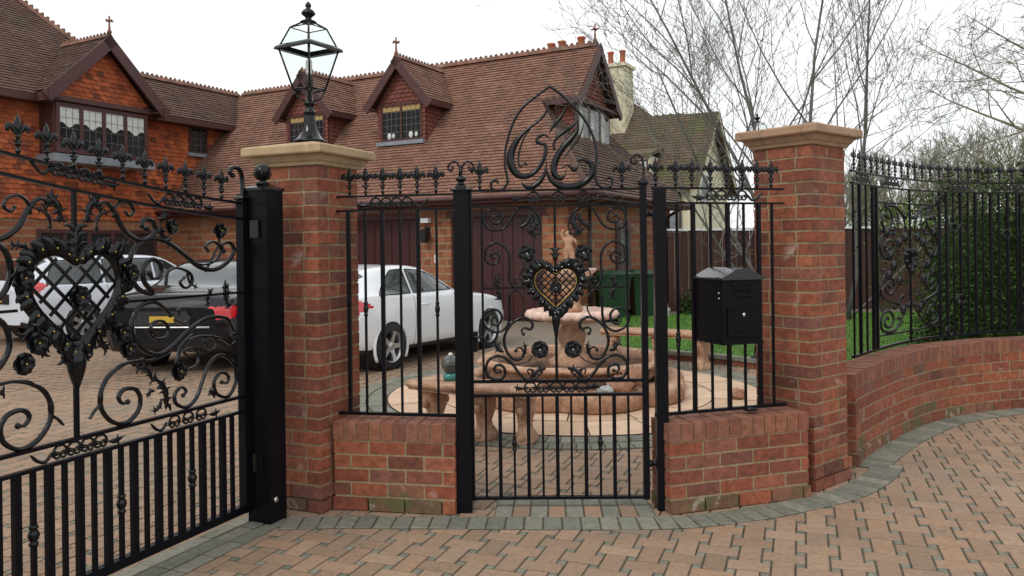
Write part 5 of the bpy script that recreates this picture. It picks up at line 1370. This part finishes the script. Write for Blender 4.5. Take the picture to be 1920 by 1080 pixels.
# ------------------------------------------------------------------ curved stone benches
def bench(name, label, c, r0, r1, a0, a1, legs, z=.45, m='terra'):
    am = (a0+a1)/2; rm = (r0+r1)/2
    cx_, cy_ = c[0]+rm*math.cos(R(am)), c[1]+rm*math.sin(R(am))
    t = thing(name, label, 'bench', (cx_, cy_, 0), 0, 'curved stone benches round the fountain')
    mb = MB(); rs = []
    prof = [(0,0),(.0,.02),(-.025,.03),(-.03,.05),(-.02,.07),(0,.075)]
    n = 150
    for i in range(n+1):
        a = R(lerp(a0, a1, i/n)); ring = []; ev = .008*math.sin(i*math.pi/1.5)
        dd = V((math.cos(a), math.sin(a), 0)); O = V((c[0]-cx_, c[1]-cy_, z-.075))
        for o_, h in prof: ring.append(O+dd*(r0+o_+(ev if .015 < h < .055 else 0))+V((0,0,h)))
        for o_, h in prof[::-1]: ring.append(O+dd*(r1-o_-(ev if .015 < h < .055 else 0))+V((0,0,h)))
        rs.append(ring)
    mb.rings(rs, True, True, .5, False); mb.build('seat', M[m], t)
    for la in legs:
        a = R(la); o = V((c[0]+rm*math.cos(a)-cx_, c[1]+rm*math.sin(a)-cy_, 0)); L = MB(); rs = []
        dd = V((math.cos(a), math.sin(a), 0)); tt = V((-dd.y, dd.x, 0))
        for zz_, hd, hw in ((0,.17,.085),(.03,.175,.09),(.06,.16,.075),(.10,.10,.055),(.15,.085,.05),(.20,.10,.06),(.25,.13,.07),(.29,.15,.07),(.32,.16,.075),(.375,.165,.08)):
            ring = []
            for k in range(20):
                q = 2*math.pi*k/20; cs_, sn_ = math.cos(q), math.sin(q); f = (abs(cs_)**4+abs(sn_)**4)**-.25
                wv = 1+.06*math.sin(5*q+zz_*40)
                ring.append(o+dd*(hd*f*cs_*wv*.8)+tt*(hw*f*sn_*wv)+V((0,0,zz_)))
            rs.append(ring)
        L.rings(rs)
        for sg in (-1, 1):                      # scrolls on the leg faces
            e = o+tt*sg*0+dd*sg*.13+V((0,0,.27)); L.ball(tuple(e), .035, 8, 1, 1, 1.2)
            e = o+dd*sg*.13+V((0,0,.06)); L.ball(tuple(e), .035, 8, 1, 1, .9)
        L.build('leg', M[m], t)
    return t
BN = bench('stone_bench', 'curved terracotta stone bench in front of the fountain, seen through the walk-in gate', (PC.x, PC.y), 1.98, 2.34, -130.5, -102, (-127, -114, -104.8), z=.455)
BF = bench('stone_bench', 'curved terracotta stone bench on the far side of the fountain by the lawn', (PC.x+.1, PC.y+.1), 1.92, 2.26, 36, 78, (40, 57, 74), z=.46)
# glazed ornament on the near bench
orn = thing('garden_ornament', 'dark glazed round ornament with a teal foot standing on the near bench', 'ornament', (-.52, 6.58, .458), 0)
mb = MB(); mb.lathe([(.055,0),(.065,.02),(.06,.05),(.045,.06)], 20); mb.build('foot', M['teal'], orn)
mb = MB(); mb.ball((0,0,.125), .075, 20, 1, 1, 1.05, mod=lambda t, a: 1+.04*math.sin(6*t)); mb.build('bowl', M['darkglaze'], orn)
mb = MB(); mb.ball((.0,0,.205), .022, 10); mb.build('knob', M['silver'], orn)

def rock(label, loc, s, m, seed, cat='rock', name='garden_rock', group=None):
    rr = random.Random(seed); ph = [(rr.uniform(0,6), rr.uniform(1.5,4), rr.uniform(.04,.12)) for _ in range(6)]
    mb = MB(); mb.ball((0,0,s[2]*.75), 1, 18, s[0], s[1], s[2], mod=lambda t, a: 1+sum(k*math.sin(f*t+p+2*a*f) for p, f, k in ph))
    o = mb.build(name, M[m], None, loc=loc); tag(o, label, cat, group); return o
rock('rusty rough rock on the fountain step, right hand side', (.98, 7.36, .20), (.13,.10,.085), 'rock_r', 3)
rock('second rusty rock leaning on the pool rim, topmost of the pair', (1.12, 7.44, .26), (.10,.09,.08), 'rock_r', 4)
rock('small grey rock lying at the foot of the rusty rocks', (.84, 7.27, .20), (.075,.06,.04), 'rock', 5)
rock('pale blue grey boulder by the house corner near the green bins', (3.05, 16.5, 0), (.22,.2,.17), 'rock', 6)
rock('orange brown stone on the patio close behind the mailbox wall', (2.22, 7.9, .014), (.075,.05,.06), 'rock_r', 8)

# ------------------------------------------------------------------ wheelie bins
def wbin(label, x, y, rz, s=1.0):
    t = thing('wheelie_bin', label, 'wheelie bin', (x, y, 0), rz, 'green wheelie bins by the house wall')
    mb = MB(); R_ = lambda hw, d0, d1, z: [(-hw,d0,z),(hw,d0,z),(hw,d1,z),(-hw,d1,z)]
    mb.rings([R_(.22*s,-.24,.26,.06), R_(.27*s,-.33,.30,.90), R_(.295*s,-.355,.32,.905), R_(.295*s,-.355,.32,.94), R_(.27*s,-.33,.3,.945)], True, True, .5, False)
    for q in (-.12, .12): mb.rings([R_(.02,-.262,-.24,.15), R_(.02,-.335,-.3,.8)], True, True, .5, False) if q < 0 else None
    mb.build('body', M['bin'], t)
    mb = MB(); mb.rings([R_(.305*s,-.37,.33,.945), R_(.31*s,-.375,.335,.975), R_(.25*s,-.28,.30,1.03), R_(.12*s,-.15,.26,1.05)], True, True, .5, False)
    mb.tube([(-.26*s,.36,.99),(.26*s,.36,.99)], .018, 8); mb.tube([(-.1,-.385,.955),(.1,-.385,.955)], .014, 8); mb.build('lid', M['bin'], t)
    for sg in (-1, 1):
        mb = MB(); mb.lathe([(.03,-.03),(.09,-.028),(.1,-.015),(.1,.015),(.09,.028),(.03,.03)], 18); w = mb.build('wheel', M['rubber'], t); w.rotation_euler.y = R(90); w.location = (sg*.25*s,.26,.1)
wbin('green wheelie bin nearest the fountain, its front facing the gate', 2.02, 16.3, R(10), 1.15)
wbin('second green wheelie bin standing just right of the first, half hidden by the gate post', 2.72, 16.55, R(4))

# ------------------------------------------------------------------ cars
def wheel_mesh(r, w_, spokes=5):
    ty = MB(); ty.lathe([(r*.66,-w_/2),(r*.9,-w_/2),(r*.985,-w_*.38),(r,-w_*.2),(r,w_*.2),(r*.985,w_*.38),(r*.9,w_/2),(r*.66,w_/2)], 36, cap=False)
    rim = MB(); rs = []
    rim.lathe([(r*.70,w_*.47),(r*.68,w_*.50),(r*.64,w_*.47),(r*.62,w_*.1),(r*.62,-w_*.4),(r*.68,-w_*.45)], 36, cap=False)
    rim.lathe([(.02,w_*.42),(r*.15,w_*.42),(r*.17,w_*.30),(r*.17,0)], 16)
    for k in range(spokes):
        a = 2*math.pi*k/spokes; c, s_ = math.cos(a), math.sin(a)
        f = lambda q, e, z: (q*c-e*s_, q*s_+e*c, z)
        rim.rings([[f(r*.12,-r*.13,w_*.38), f(r*.12,r*.13,w_*.38), f(r*.12,r*.12,w_*.2), f(r*.12,-r*.12,w_*.2)],
                   [f(r*.4,-r*.09,w_*.42), f(r*.4,r*.09,w_*.42), f(r*.4,r*.08,w_*.2), f(r*.4,-r*.08,w_*.2)],
                   [f(r*.66,-r*.13,w_*.46), f(r*.66,r*.13,w_*.46), f(r*.66,r*.12,w_*.2), f(r*.66,-r*.12,w_*.2)]], True, True, .5, False)
    dk = MB(); dk.lathe([(.01,-w_*.1),(r*.6,-w_*.1),(r*.6,-w_*.2),(.01,-w_*.2)], 24)
    return ty.mesh('tyre', M['rubber']), rim.mesh('rim', M['alloy']), dk.mesh('hub', M['trim'])
def car(name, label, cat, loc, head, P_):
    """P_: L (half length), tables over x: top, belt, bottom, hw, hwt; wheels (xr, xf), r, glass spans"""
    rz = math.atan2(head[1], head[0]); t = thing(name, label, cat, (loc[0], loc[1], 0), rz, None)
    NX, NV = 170, 40
    def section(x):
        zt, zs, zb, hw, ht = (sinterp(P_[k], x) for k in ('top', 'belt', 'bot', 'hw', 'hwt'))
        zs = min(zs, zt-.015); g_ = max(0, min(1, (zt-zs-.03)/.2))
        pts = [(0,zb+.01), (hw*.82,zb+.01), (hw*.93,zb+.05), (hw*.985,zb+.16), (hw,lerp(zb,zs,.55)), (hw*.985,lerp(zb,zs,.80)), (hw*.955,zs-.015)]
        pts += [(lerp(hw*.90, hw*.915, g_), lerp(zs+.004, zs+.015, g_))]
        pts += [(lerp(hw*.84, lerp(hw*.9, ht, .55), g_), lerp(zs, zt, lerp(.35, .52, g_))), (lerp(hw*.74, ht*1.0, g_), lerp(zs, zt, lerp(.62, .86, g_))), (lerp(hw*.6, ht*.86, g_), lerp(zs, zt, lerp(.82, .97, g_))), (lerp(hw*.35, ht*.5, g_), lerp(zs, zt, .985)), (0, zt)]
        return pts
    K = 12; spv = 5
    grid = []; xs = []
    for i in range(NX+1):
        u = i/NX; x = -P_['L']*math.cos(math.pi*u)*.12+(-P_['L']+2*P_['L']*u)*.88; xs.append(x)
        row = [(a, b) for a, b in cr(section(x), spv)]
        # round the plan corners at both ends
        grid.append([(x, a, b) for a, b in row])
    nv = len(grid[0]); col_parts = {'body': MB(), 'side_window': MB(), 'windscreen': MB(), 'rear_window': MB(), 'pillar_trim': MB(), 'tail_light': MB(), 'bumper_trim': MB(), 'headlight': MB()}
    xr, xf, wr = P_['xr'], P_['xf'], P_['r']; g0, g1, rs0, rs1, ws0, ws1 = P_['side'][0], P_['side'][1], *P_['rear'], *P_['wind']
    iv0, iv1 = 7*spv+1, 9*spv+2                       # belt .. roof rail
    for sg in (1, -1):
        for nm in ('side_window', 'pillar_trim', 'tail_light', 'headlight'):
            if sg < 0 and col_parts[nm].f: col_parts[nm].build(nm, M[{'side_window': 'carglass', 'pillar_trim': 'trim', 'tail_light': 'taillight', 'headlight': 'glass'}[nm]], t)
            col_parts[nm] = MB()
        for nm, mb in col_parts.items(): mb._map = {}
        for i in range(NX):
            for j in range(nv-1):
                q = [grid[i][j], grid[i+1][j], grid[i+1][j+1], grid[i][j+1]]
                cx_, cy_, cz_ = (sum(p[k] for p in q)/4 for k in range(3))
                if j < 6*spv and j > spv*0 and cy_ > .3:
                    if math.hypot(cx_-xr, cz_-wr) < wr*1.08 or math.hypot(cx_-xf, cz_-wr) < wr*1.08: continue
                zt, zs = sinterp(P_['top'], cx_), sinterp(P_['belt'], cx_); part = 'body'
                hh = (cz_-zs)/max(zt-zs, .01)
                roof_z = P_['roofz']
                if False:
                    lo, hi = g0(cz_), g1(cz_)
                    if lo < cx_ < hi and cz_ < roof_z-.075:
                        part = 'side_window'
                        for bp in P_.get('bpil', ()):
                            if abs(cx_-bp) < .035: part = 'pillar_trim'
                if j >= iv1-3 and rs0 < cx_ < rs1: part = 'rear_window' if cy_ < P_['glassw'] else part
                if j >= iv1-3 and ws0 < cx_ < ws1: part = 'windscreen' if cy_ < P_['glassw'] else part
                tl = P_['tail']
                if tl[0] < cz_ < tl[1] and cx_ < -P_['L']+tl[2]*(1.3-1.15*abs(cz_-lerp(tl[0],tl[1],.62))/(tl[1]-tl[0])*1.5 if cy_ > P_['hwmax']*.8 else .5) and cy_ > P_['hwmax']*tl[3] and 3*spv < j < 8*spv: part = 'tail_light'
                if part == 'body' and cz_ < sinterp(P_['bot'], cx_)+.07 and j < 4*spv: part = 'bumper_trim'
                if cx_ > P_['L']-.30 and .55 < cz_ < .70 and cy_ > P_['hwmax']*.55: part = 'headlight'
                mb = col_parts[part]; ids = []
                for (a, b), p in zip(((i,j),(i+1,j),(i+1,j+1),(i,j+1)), q):
                    if (a, b) not in mb._map: mb._map[(a, b)] = len(mb.v); mb.v.append((p[0], sg*p[1], p[2]))
                    ids.append(mb._map[(a, b)])
                mb.idx(ids if sg > 0 else ids[::-1], None, .5, True)
        for i in (0, NX):                              # close the ends
            ring = [(p[0], sg*p[1], p[2]) for p in grid[i]]
            col_parts['body'].face(ring if (sg > 0) == (i == 0) else ring[::-1])
    def ysurf(x, z):
        s_ = cr(section(x), spv)
        for a, b in zip(s_[6*spv:], s_[6*spv+1:]):
            if (a[1]-z)*(b[1]-z) <= 0 and abs(b[1]-a[1]) > 1e-6: return lerp(a[0], b[0], (z-a[1])/(b[1]-a[1]))
        return s_[-1][0]
    zlo = P_['winz'][0]; zhi = P_['winz'][1]; cuts = list(P_['bpil'])
    for sg in (1, -1):
        for w_i in range(len(cuts)+1):
            wb = MB(); NR = 12; NC = 22; rows_ = []
            for a in range(NR+1):
                z = lerp(zlo, zhi, a/NR); xa, xb = P_['side'][0](z), P_['side'][1](z)
                za = z
                if w_i > 0: xa = cuts[w_i-1]+.035
                if w_i < len(cuts): xb = cuts[w_i]-.035
                xb = max(xb, xa+.01); rw = []
                for b in range(NC+1):
                    x = lerp(xa, xb, b/NC); zz = min(z, sinterp(P_['top'], x)-.065); rw.append((x, sg*(ysurf(x, zz)+.004), zz))
                rows_.append(rw)
            wb.rings(rows_ if sg < 0 else [r_[::-1] for r_ in rows_], False, False); wb.build('side_window', M['carglass'], t)
            fr_ = [rows_[0][b] for b in range(NC+1)]+[rows_[a][NC] for a in range(1, NR+1)]+[rows_[NR][b] for b in range(NC-1, -1, -1)]+[rows_[a][0] for a in range(NR-1, -1, -1)]
            tb = MB(); tb.tube(fr_, .009, 4); tb.build('window_trim', M['trim'], t)
    pm = {'body': P_['paint'], 'side_window': 'carglass', 'windscreen': 'carglass', 'rear_window': 'carglass', 'pillar_trim': 'trim', 'tail_light': 'taillight', 'bumper_trim': 'trim', 'headlight': 'glass'}
    bodyo = None
    for nm, mb in col_parts.items():
        if mb.f:
            o = mb.build(nm, M[pm[nm]], t)
            if nm == 'body': bodyo = o
    for xw in (xr, xf):                                # dark wheel wells and arch lips
        for sg in (-1, 1):
            hw = sinterp(P_['hw'], xw); mb = MB()
            mb.lathe([(wr*1.12,-.30),(wr*1.12,.0)], 28, cap=False); mb.lathe([(.01,-.30),(wr*1.12,-.30)], 28, cap=False)
            o = mb.build('wheel_well', M['trim'], t); o.rotation_euler.x = R(-90) if sg > 0 else R(90); o.location = (xw, sg*(hw-.035), wr)
            lip = MB(); lip.tube([(xw+wr*1.10*math.cos(R(a)), sg*(hw*.985-.008), wr+wr*1.10*math.sin(R(a))) for a in range(-30, 211, 8)], .021, 6); lip.build('wheel_arch', M[P_['paint']], t)
            wm = P_['wm']; em = place(wm[0], 'wheel', t, (xw, sg*(hw-.10), wr)); em.rotation_euler.x = R(-90) if sg > 0 else R(90)
            r_ = place(wm[1], 'rim', em); place(wm[2], 'hub', em)
    # trim: handles, mirrors, sill line, plate
    for sg in (-1, 1):
        for hx_ in P_['handles']:
            hw = sinterp(P_['hw'], hx_); zz = sinterp(P_['belt'], hx_)-.12
            mb = MB(); mb.tube([(hx_-.09, sg*(hw*.99), zz), (hx_-.07, sg*(hw+.022), zz), (hx_+.07, sg*(hw+.022), zz), (hx_+.09, sg*(hw*.99), zz)], .012, 6); mb.build('door_handle', M[P_.get('hmat', P_['paint'])], t)
        mx_ = P_['mirror']; hw = sinterp(P_['hw'], mx_); zz = sinterp(P_['belt'], mx_)+.05
        mb = MB(); mb.ball((mx_, sg*(hw+.07), zz+.02), .075, 12, .7, 1.25, .85); mb.tube([(mx_, sg*(hw*.9), zz-.03), (mx_, sg*(hw+.05), zz)], .02, 6); mb.build('wing_mirror', M[P_['paint']], t)
    for dx_ in P_['seams']:
        for sg in (-1, 1):
            mb = MB(); pts = []
            for k in range(8, 33):
                q = cr(section(dx_), spv)[k]
                pts.append((dx_+.03*math.sin((k-10)/10), sg*(q[0]+.0005), q[1]))
            mb.tube(pts[:25], .0035, 4); mb.build('door_seam', M['trim'], t)
    L = P_['L']; px_ = P_['platez']
    mb = MB(); mb.cbox(-L-.022, -L-.012+.03, -.16, .16, px_, px_+.08); mb.build('number_plate', M['plate_y'], t)
    mb = MB(); mb.cbox(-L-.014, -L+.05, -.36, .36, px_-.03, px_+.14); mb.build('plate_recess', M['trim'], t)
    if P_.get('strip'):
        mb = MB(); mb.tube([(-L-.01, y, P_['strip']) for y in (-.62,-.3,0,.3,.62)], .014, 6); mb.build('chrome_strip', M['silver'], t)
    return t
wmA = wheel_mesh(.305, .21); wmB = wheel_mesh(.32, .22, 7)
coupe = dict(L=2.02, roofz=1.33, hwmax=.86, paint='white_paint', xr=-1.16, xf=1.22, r=.30, wm=wmA,
    top=[(-2.02,.80),(-1.98,.94),(-1.86,1.02),(-1.62,1.15),(-1.3,1.26),(-.9,1.325),(-.5,1.33),(-.1,1.27),(.35,1.07),(.62,.95),(1.1,.88),(1.55,.80),(1.85,.70),(2.02,.56)],
    belt=[(-2.02,.78),(-1.9,.90),(-1.5,.96),(-.8,.93),(0,.90),(.9,.86),(1.3,.82),(1.8,.70),(2.02,.58)],
    bot=[(-2.02,.36),(-1.8,.26),(-1.4,.22),(0,.20),(1.4,.20),(1.85,.22),(2.02,.28)],
    hw=[(-2.02,.56),(-1.95,.70),(-1.8,.80),(-1.4,.865),(-.6,.85),(.3,.85),(1.2,.86),(1.7,.80),(1.92,.68),(2.02,.52)],
    hwt=[(-2.02,.5),(-1.4,.54),(-.8,.60),(0,.60),(.6,.64),(2.02,.5)],
    side=(lambda z: -1.36+(z-.95)*1.5, lambda z: .42-(z-.93)*1.75), rear=(-1.87,-1.36), wind=(-.10,.58), glassw=.58, bpil=(-.62,),
    winz=(.955,1.275), tail=(.69,.93,.42,.50), handles=(-.42,), mirror=.36, seams=(-.66,.42), platez=.56)
car('white_coupe', 'white two door coupe parked in front of the garage behind the walk-in gate', 'car', (-1.71, 11.60), (.5,.867), coupe)
saloon = dict(L=2.3, roofz=1.43, hwmax=.9, paint='black_paint', xr=-1.38, xf=1.40, r=.32, wm=wmB,
    top=[(-2.3,.85),(-2.2,1.00),(-1.75,1.05),(-1.45,1.10),(-.95,1.34),(-.55,1.42),(.1,1.43),(.5,1.36),(1.1,1.06),(1.3,1.0),(1.9,.88),(2.2,.76),(2.3,.62)],
    belt=[(-2.3,.83),(-2.1,.94),(-1.5,.99),(0,.95),(1.2,.92),(2.0,.78),(2.3,.58)],
    bot=[(-2.3,.34),(-2.1,.26),(0,.21),(2.0,.22),(2.3,.28)], hw=[(-2.3,.70),(-2.2,.82),(-1.9,.88),(-1.2,.90),(.6,.89),(1.6,.89),(2.1,.80),(2.3,.55)],
    hwt=[(-2.3,.6),(-1.3,.60),(-.4,.64),(.5,.64),(1.2,.66),(2.3,.5)], side=(lambda z: -1.25+(z-.96)*.9, lambda z: 1.05-(z-.96)*1.6), rear=(-1.62,-.82), wind=(.5,1.22), glassw=.60, bpil=(-.1,),
    winz=(.985,1.36), tail=(.70,.85,.40,.52), handles=(-.7,.35), mirror=.9, seams=(-.1,1.0), platez=.66, strip=.60)
car('black_saloon', 'glossy black saloon seen from behind with red tail lights and yellow plate', 'car', (-4.15, 12.24), (.1,.995), saloon)
estate = dict(L=2.35, roofz=1.50, hwmax=.9, paint='silver_paint', xr=-1.38, xf=1.45, r=.32, wm=wmB,
    top=[(-2.35,.92),(-2.28,1.08),(-2.05,1.34),(-1.8,1.46),(-1.2,1.50),(0,1.50),(.45,1.42),(1.1,1.06),(1.3,1.0),(1.9,.88),(2.2,.76),(2.35,.60)],
    belt=[(-2.35,.90),(-2.2,1.0),(-1.5,1.0),(0,.97),(1.2,.93),(2.0,.78),(2.35,.56)],
    bot=[(-2.35,.34),(-2.1,.26),(0,.22),(2.0,.22),(2.35,.28)], hw=[(-2.35,.74),(-2.25,.84),(-1.9,.89),(-1.2,.90),(.6,.89),(1.6,.89),(2.1,.80),(2.35,.55)],
    hwt=[(-2.35,.62),(-1.3,.66),(-.4,.66),(.5,.65),(1.2,.66),(2.35,.5)], side=(lambda z: -2.0+(z-1.0)*.5, lambda z: 1.05-(z-.97)*1.6), rear=(-2.27,-1.88), wind=(.5,1.22), glassw=.62, bpil=(-.95,.1),
    winz=(1.01,1.43), tail=(.80,1.12,.30,.66), handles=(-.7,.35), mirror=.9, seams=(-.95,.1,1.0), platez=.72)
car('white_estate_car', 'large white estate car with dark windows parked by the house at far left', 'car', (-7.6, 15.6), (.5,.867), estate)
# ------------------------------------------------------------------ bare trees
def tree(name, label, base, stems, rnd, twig_m='twig', bark_m='bark', group=None, cat='tree', min_r=.004, spread=.5, gen=4, kids=(5, 5, 4, 3), up=.18, seglen=.0, tw=1.0, lr=.56):
    rr = random.Random(rnd); t = thing(name, label, cat, base, 0, group); tk, cw = MB(), MB()
    def grow(p, d, L, r, g):
        n = 7 if g == 0 else (5 if g < 3 else 3); pts = [p.copy()]; rs = [r]; q = p.copy(); dd = d.copy()
        for i in range(n):
            dd = (dd+V((rr.gauss(0,.07+.03*g), rr.gauss(0,.07+.03*g), rr.gauss(0,.05)+up*.25))).normalized()
            q = q+dd*L/n; pts.append(q.copy()); rs.append(max(r*(1-(.72 if g == 0 else .85)*(i+1)/n), min_r*.5))
        (tk if g == 0 else cw).tube(pts, rs, 8 if g == 0 else (5 if g == 1 else 3), rr.random(), g == 0)
        if g >= gen: return
        kn = kids[g]
        for k in range(kn):
            f = (.22 if g else .25)+(.76)*(k+rr.random()*.8)/kn; f = min(f, .98); i = min(int(f*n), n-1); u = f*n-i
            a = pts[i].lerp(pts[i+1], u); td = (pts[i+1]-pts[i]).normalized()
            side = V((rr.gauss(0,1), rr.gauss(0,1), rr.gauss(0,.6))); side = (side-td*side.dot(td)).normalized()
            nd = (td*rr.uniform(.75,1.1)+side*rr.uniform(.6,1.1)*spread*1.3+V((0,0,up))).normalized()
            grow(a, nd, L*rr.uniform(lr-.12, lr+.12)*(1.15-.45*f), max(rs[i]*.55, min_r), g+1)
    for (dx, dy, dz, L, r) in stems:
        grow(V((rr.uniform(-.1,.1), rr.uniform(-.1,.1), -.05)), V((dx, dy, dz)).normalized(), L, r, 0)
    tk.build('trunk', M[bark_m], t); cw.build('crown', M[twig_m], t); return t
def px_at(px, d): return (px-CX)/FPX*d
tree('bare_tree', 'bare many stemmed tree spreading its thin twigs behind the right pier', (px_at(1475, 14), 14, .06),
     [(-.62,.1,1,5.2,.036), (-.30,-.1,1,6.6,.045), (-.10,.15,1,7.0,.05), (.16,.1,1,7.2,.05), (-1.0,-.2,.75,4.6,.03), (.6,0,1,5.0,.032)], 11, spread=.74, kids=(9, 6, 4, 3), min_r=.0045)
tree('bare_tree', 'slender leaning bare tree just right of the right pier above the curved railing', (px_at(1585, 15), 15, .06),
     [(.10,0,1,6.4,.05), (.9,-.1,.8,3.4,.024)], 5, spread=.5, kids=(6, 4, 4, 2), min_r=.0042)
tree('cedar_tree', 'olive green tree with level drooping boughs at the right edge', (px_at(2030, 21), 21, 0),
     [(-.03,0,1,12,.2), (.06,0.1,1,10,.14)], 27, twig_m='twig_far', spread=1.05, kids=(30, 9, 7, 3), up=-.01, min_r=.008, lr=.42)
k = 0
for px, d, h, sd_ in ((1640,40,8.0,31), (1710,44,9.5,32), (1775,38,8.5,33), (1840,42,9.6,34), (1905,36,9.0,35), (1600,48,8,36), (1965,40,10,37)):
    lab = ['hazy olive tree low on the skyline, leftmost beyond the railing', 'tall pale bare tree far behind the ornate railing panel', 'dense bare thicket tree just above the left end of the hedge', 'broad brownish tree far behind the middle of the hedge', 'far bare tree under the cedar boughs at the right edge', 'faint distant tree right beside the right pier', 'distant tree mostly beyond the right frame edge'][k]
    tree('distant_tree', lab, (px_at(px, d), d, 0), [(-.2,0,1,h*.55,.11), (.15,.1,1,h*.58,.11), (0,-.1,1,h*.5,.09), (.45,0,1,h*.42,.08), (-.45,0,1,h*.42,.08)], sd_, twig_m='twig_far', bark_m='bark', group='bare trees beyond the garden', spread=.6, kids=(8, 6, 4, 2), min_r=.013)
    k += 1

# ------------------------------------------------------------------ leafy masses
def leaves(mb, n, pick, size, rr):
    for _ in range(n):
        p, nrm = pick(rr); s_ = size*rr.uniform(.6, 1.4)
        a = V((rr.gauss(0,1), rr.gauss(0,1), rr.gauss(0,1))).normalized(); b = a.cross(nrm+V((rr.gauss(0,.5), rr.gauss(0,.5), rr.gauss(0,.5))))
        if b.length < .01: continue
        b.normalize(); a = b.cross(a).normalized() if rr.random() < .5 else a
        mb.face([p-a*s_, p+b*s_*.45, p+a*s_, p-b*s_*.45], None, rr.random())
hd = thing('evergreen_hedge', 'tall dense dark green hedge behind the curved railing on the right', 'hedge', (8.35, 10.3, 0), 0)
rr = random.Random(3); mb = MB()
lump = [(rr.uniform(-3.2,6.4), rr.uniform(-.5,.7), rr.uniform(.3,2.0), rr.uniform(.35,.62)) for _ in range(130)]
lump += [(x*.35-2.9, rr.uniform(-.55,-.2), z, .42) for x in range(28) for z in (.4, .95, 1.5, 2.15)]
def pk(rr):
    x, y, z, r = rr.choice(lump); v = V((rr.gauss(0,1), rr.gauss(0,1)-.35, rr.gauss(0,1)+.2)).normalized()
    p = V((x, y, z))+v*r*rr.uniform(.78, 1.12)
    top = 2.52+.10*math.sin(x*2.1)+.08*math.sin(x*5.3)
    if x < -2.4: top -= (-2.4-x)*.7
    if p.z > top: p.z = top-rr.random()*.12
    p.z = max(p.z, .05); return p, v
leaves(mb, 95000, pk, .026, rr); mb.build('foliage', M['hedge'], hd)
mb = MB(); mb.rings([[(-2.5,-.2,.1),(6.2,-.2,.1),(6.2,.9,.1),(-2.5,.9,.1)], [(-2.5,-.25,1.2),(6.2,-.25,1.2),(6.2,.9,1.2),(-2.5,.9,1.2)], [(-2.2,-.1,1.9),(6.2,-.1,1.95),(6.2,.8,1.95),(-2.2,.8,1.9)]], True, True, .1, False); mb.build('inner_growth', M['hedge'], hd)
for i, (x, dx) in enumerate(((-1.8,.1), (.2,-.1), (2.4,.1))):
    mb = MB(); mb.tube([(x,.1,0),(x+dx,.1,.6),(x,.1,1.4)], [.06,.05,.03], 6); mb.build('stem', M['bark'], hd)
def shrub(label, loc, r, h, n, seed, size=.04, m='hedge'):
    t = thing('shrub', label, 'shrub', loc, 0); rr = random.Random(seed); mb = MB()
    def p_(rr):
        v = V((rr.gauss(0,1), rr.gauss(0,1), abs(rr.gauss(0,1)))).normalized(); k = rr.uniform(.6, 1.05)*(1+.15*math.sin(5*math.atan2(v.y, v.x)+seed)); return V((v.x*r*k, v.y*r*k, v.z*h*k+.03)), v
    leaves(mb, n, p_, size, rr); mb.build('foliage', M[m], t)
    s_ = MB()
    for k in range(4): s_.tube([(0,0,-.02), (rr.uniform(-.5,.5)*r, rr.uniform(-.5,.5)*r, h*.7)], [.02,.008], 5)
    s_.build('stems', M['bark'], t)
M['bright_leaf'] = mat('spring_leaf', (.12,.2,.03), .7, ramp=[(.06,.12,.02), (.12,.2,.03), (.2,.3,.05)])
shrub('low dark shrub at the foot of the brown fence beyond the mailbox', (4.1, 17.2, 0), .5, .55, 2600, 1)
shrub('rounded dark shrub by the fence just left of the brick post', (5.0, 17.2, 0), .4, .4, 1800, 2)
shrub('bright green bush behind the ornate panel of the curved railing', (9.6, 19.5, 0), .8, 2.2, 6000, 4, .05, 'bright_leaf')
shrub('low leafy shrub at the left end of the tall hedge', (5.35, 9.75, .08), .42, .95, 5200, 6, .026)
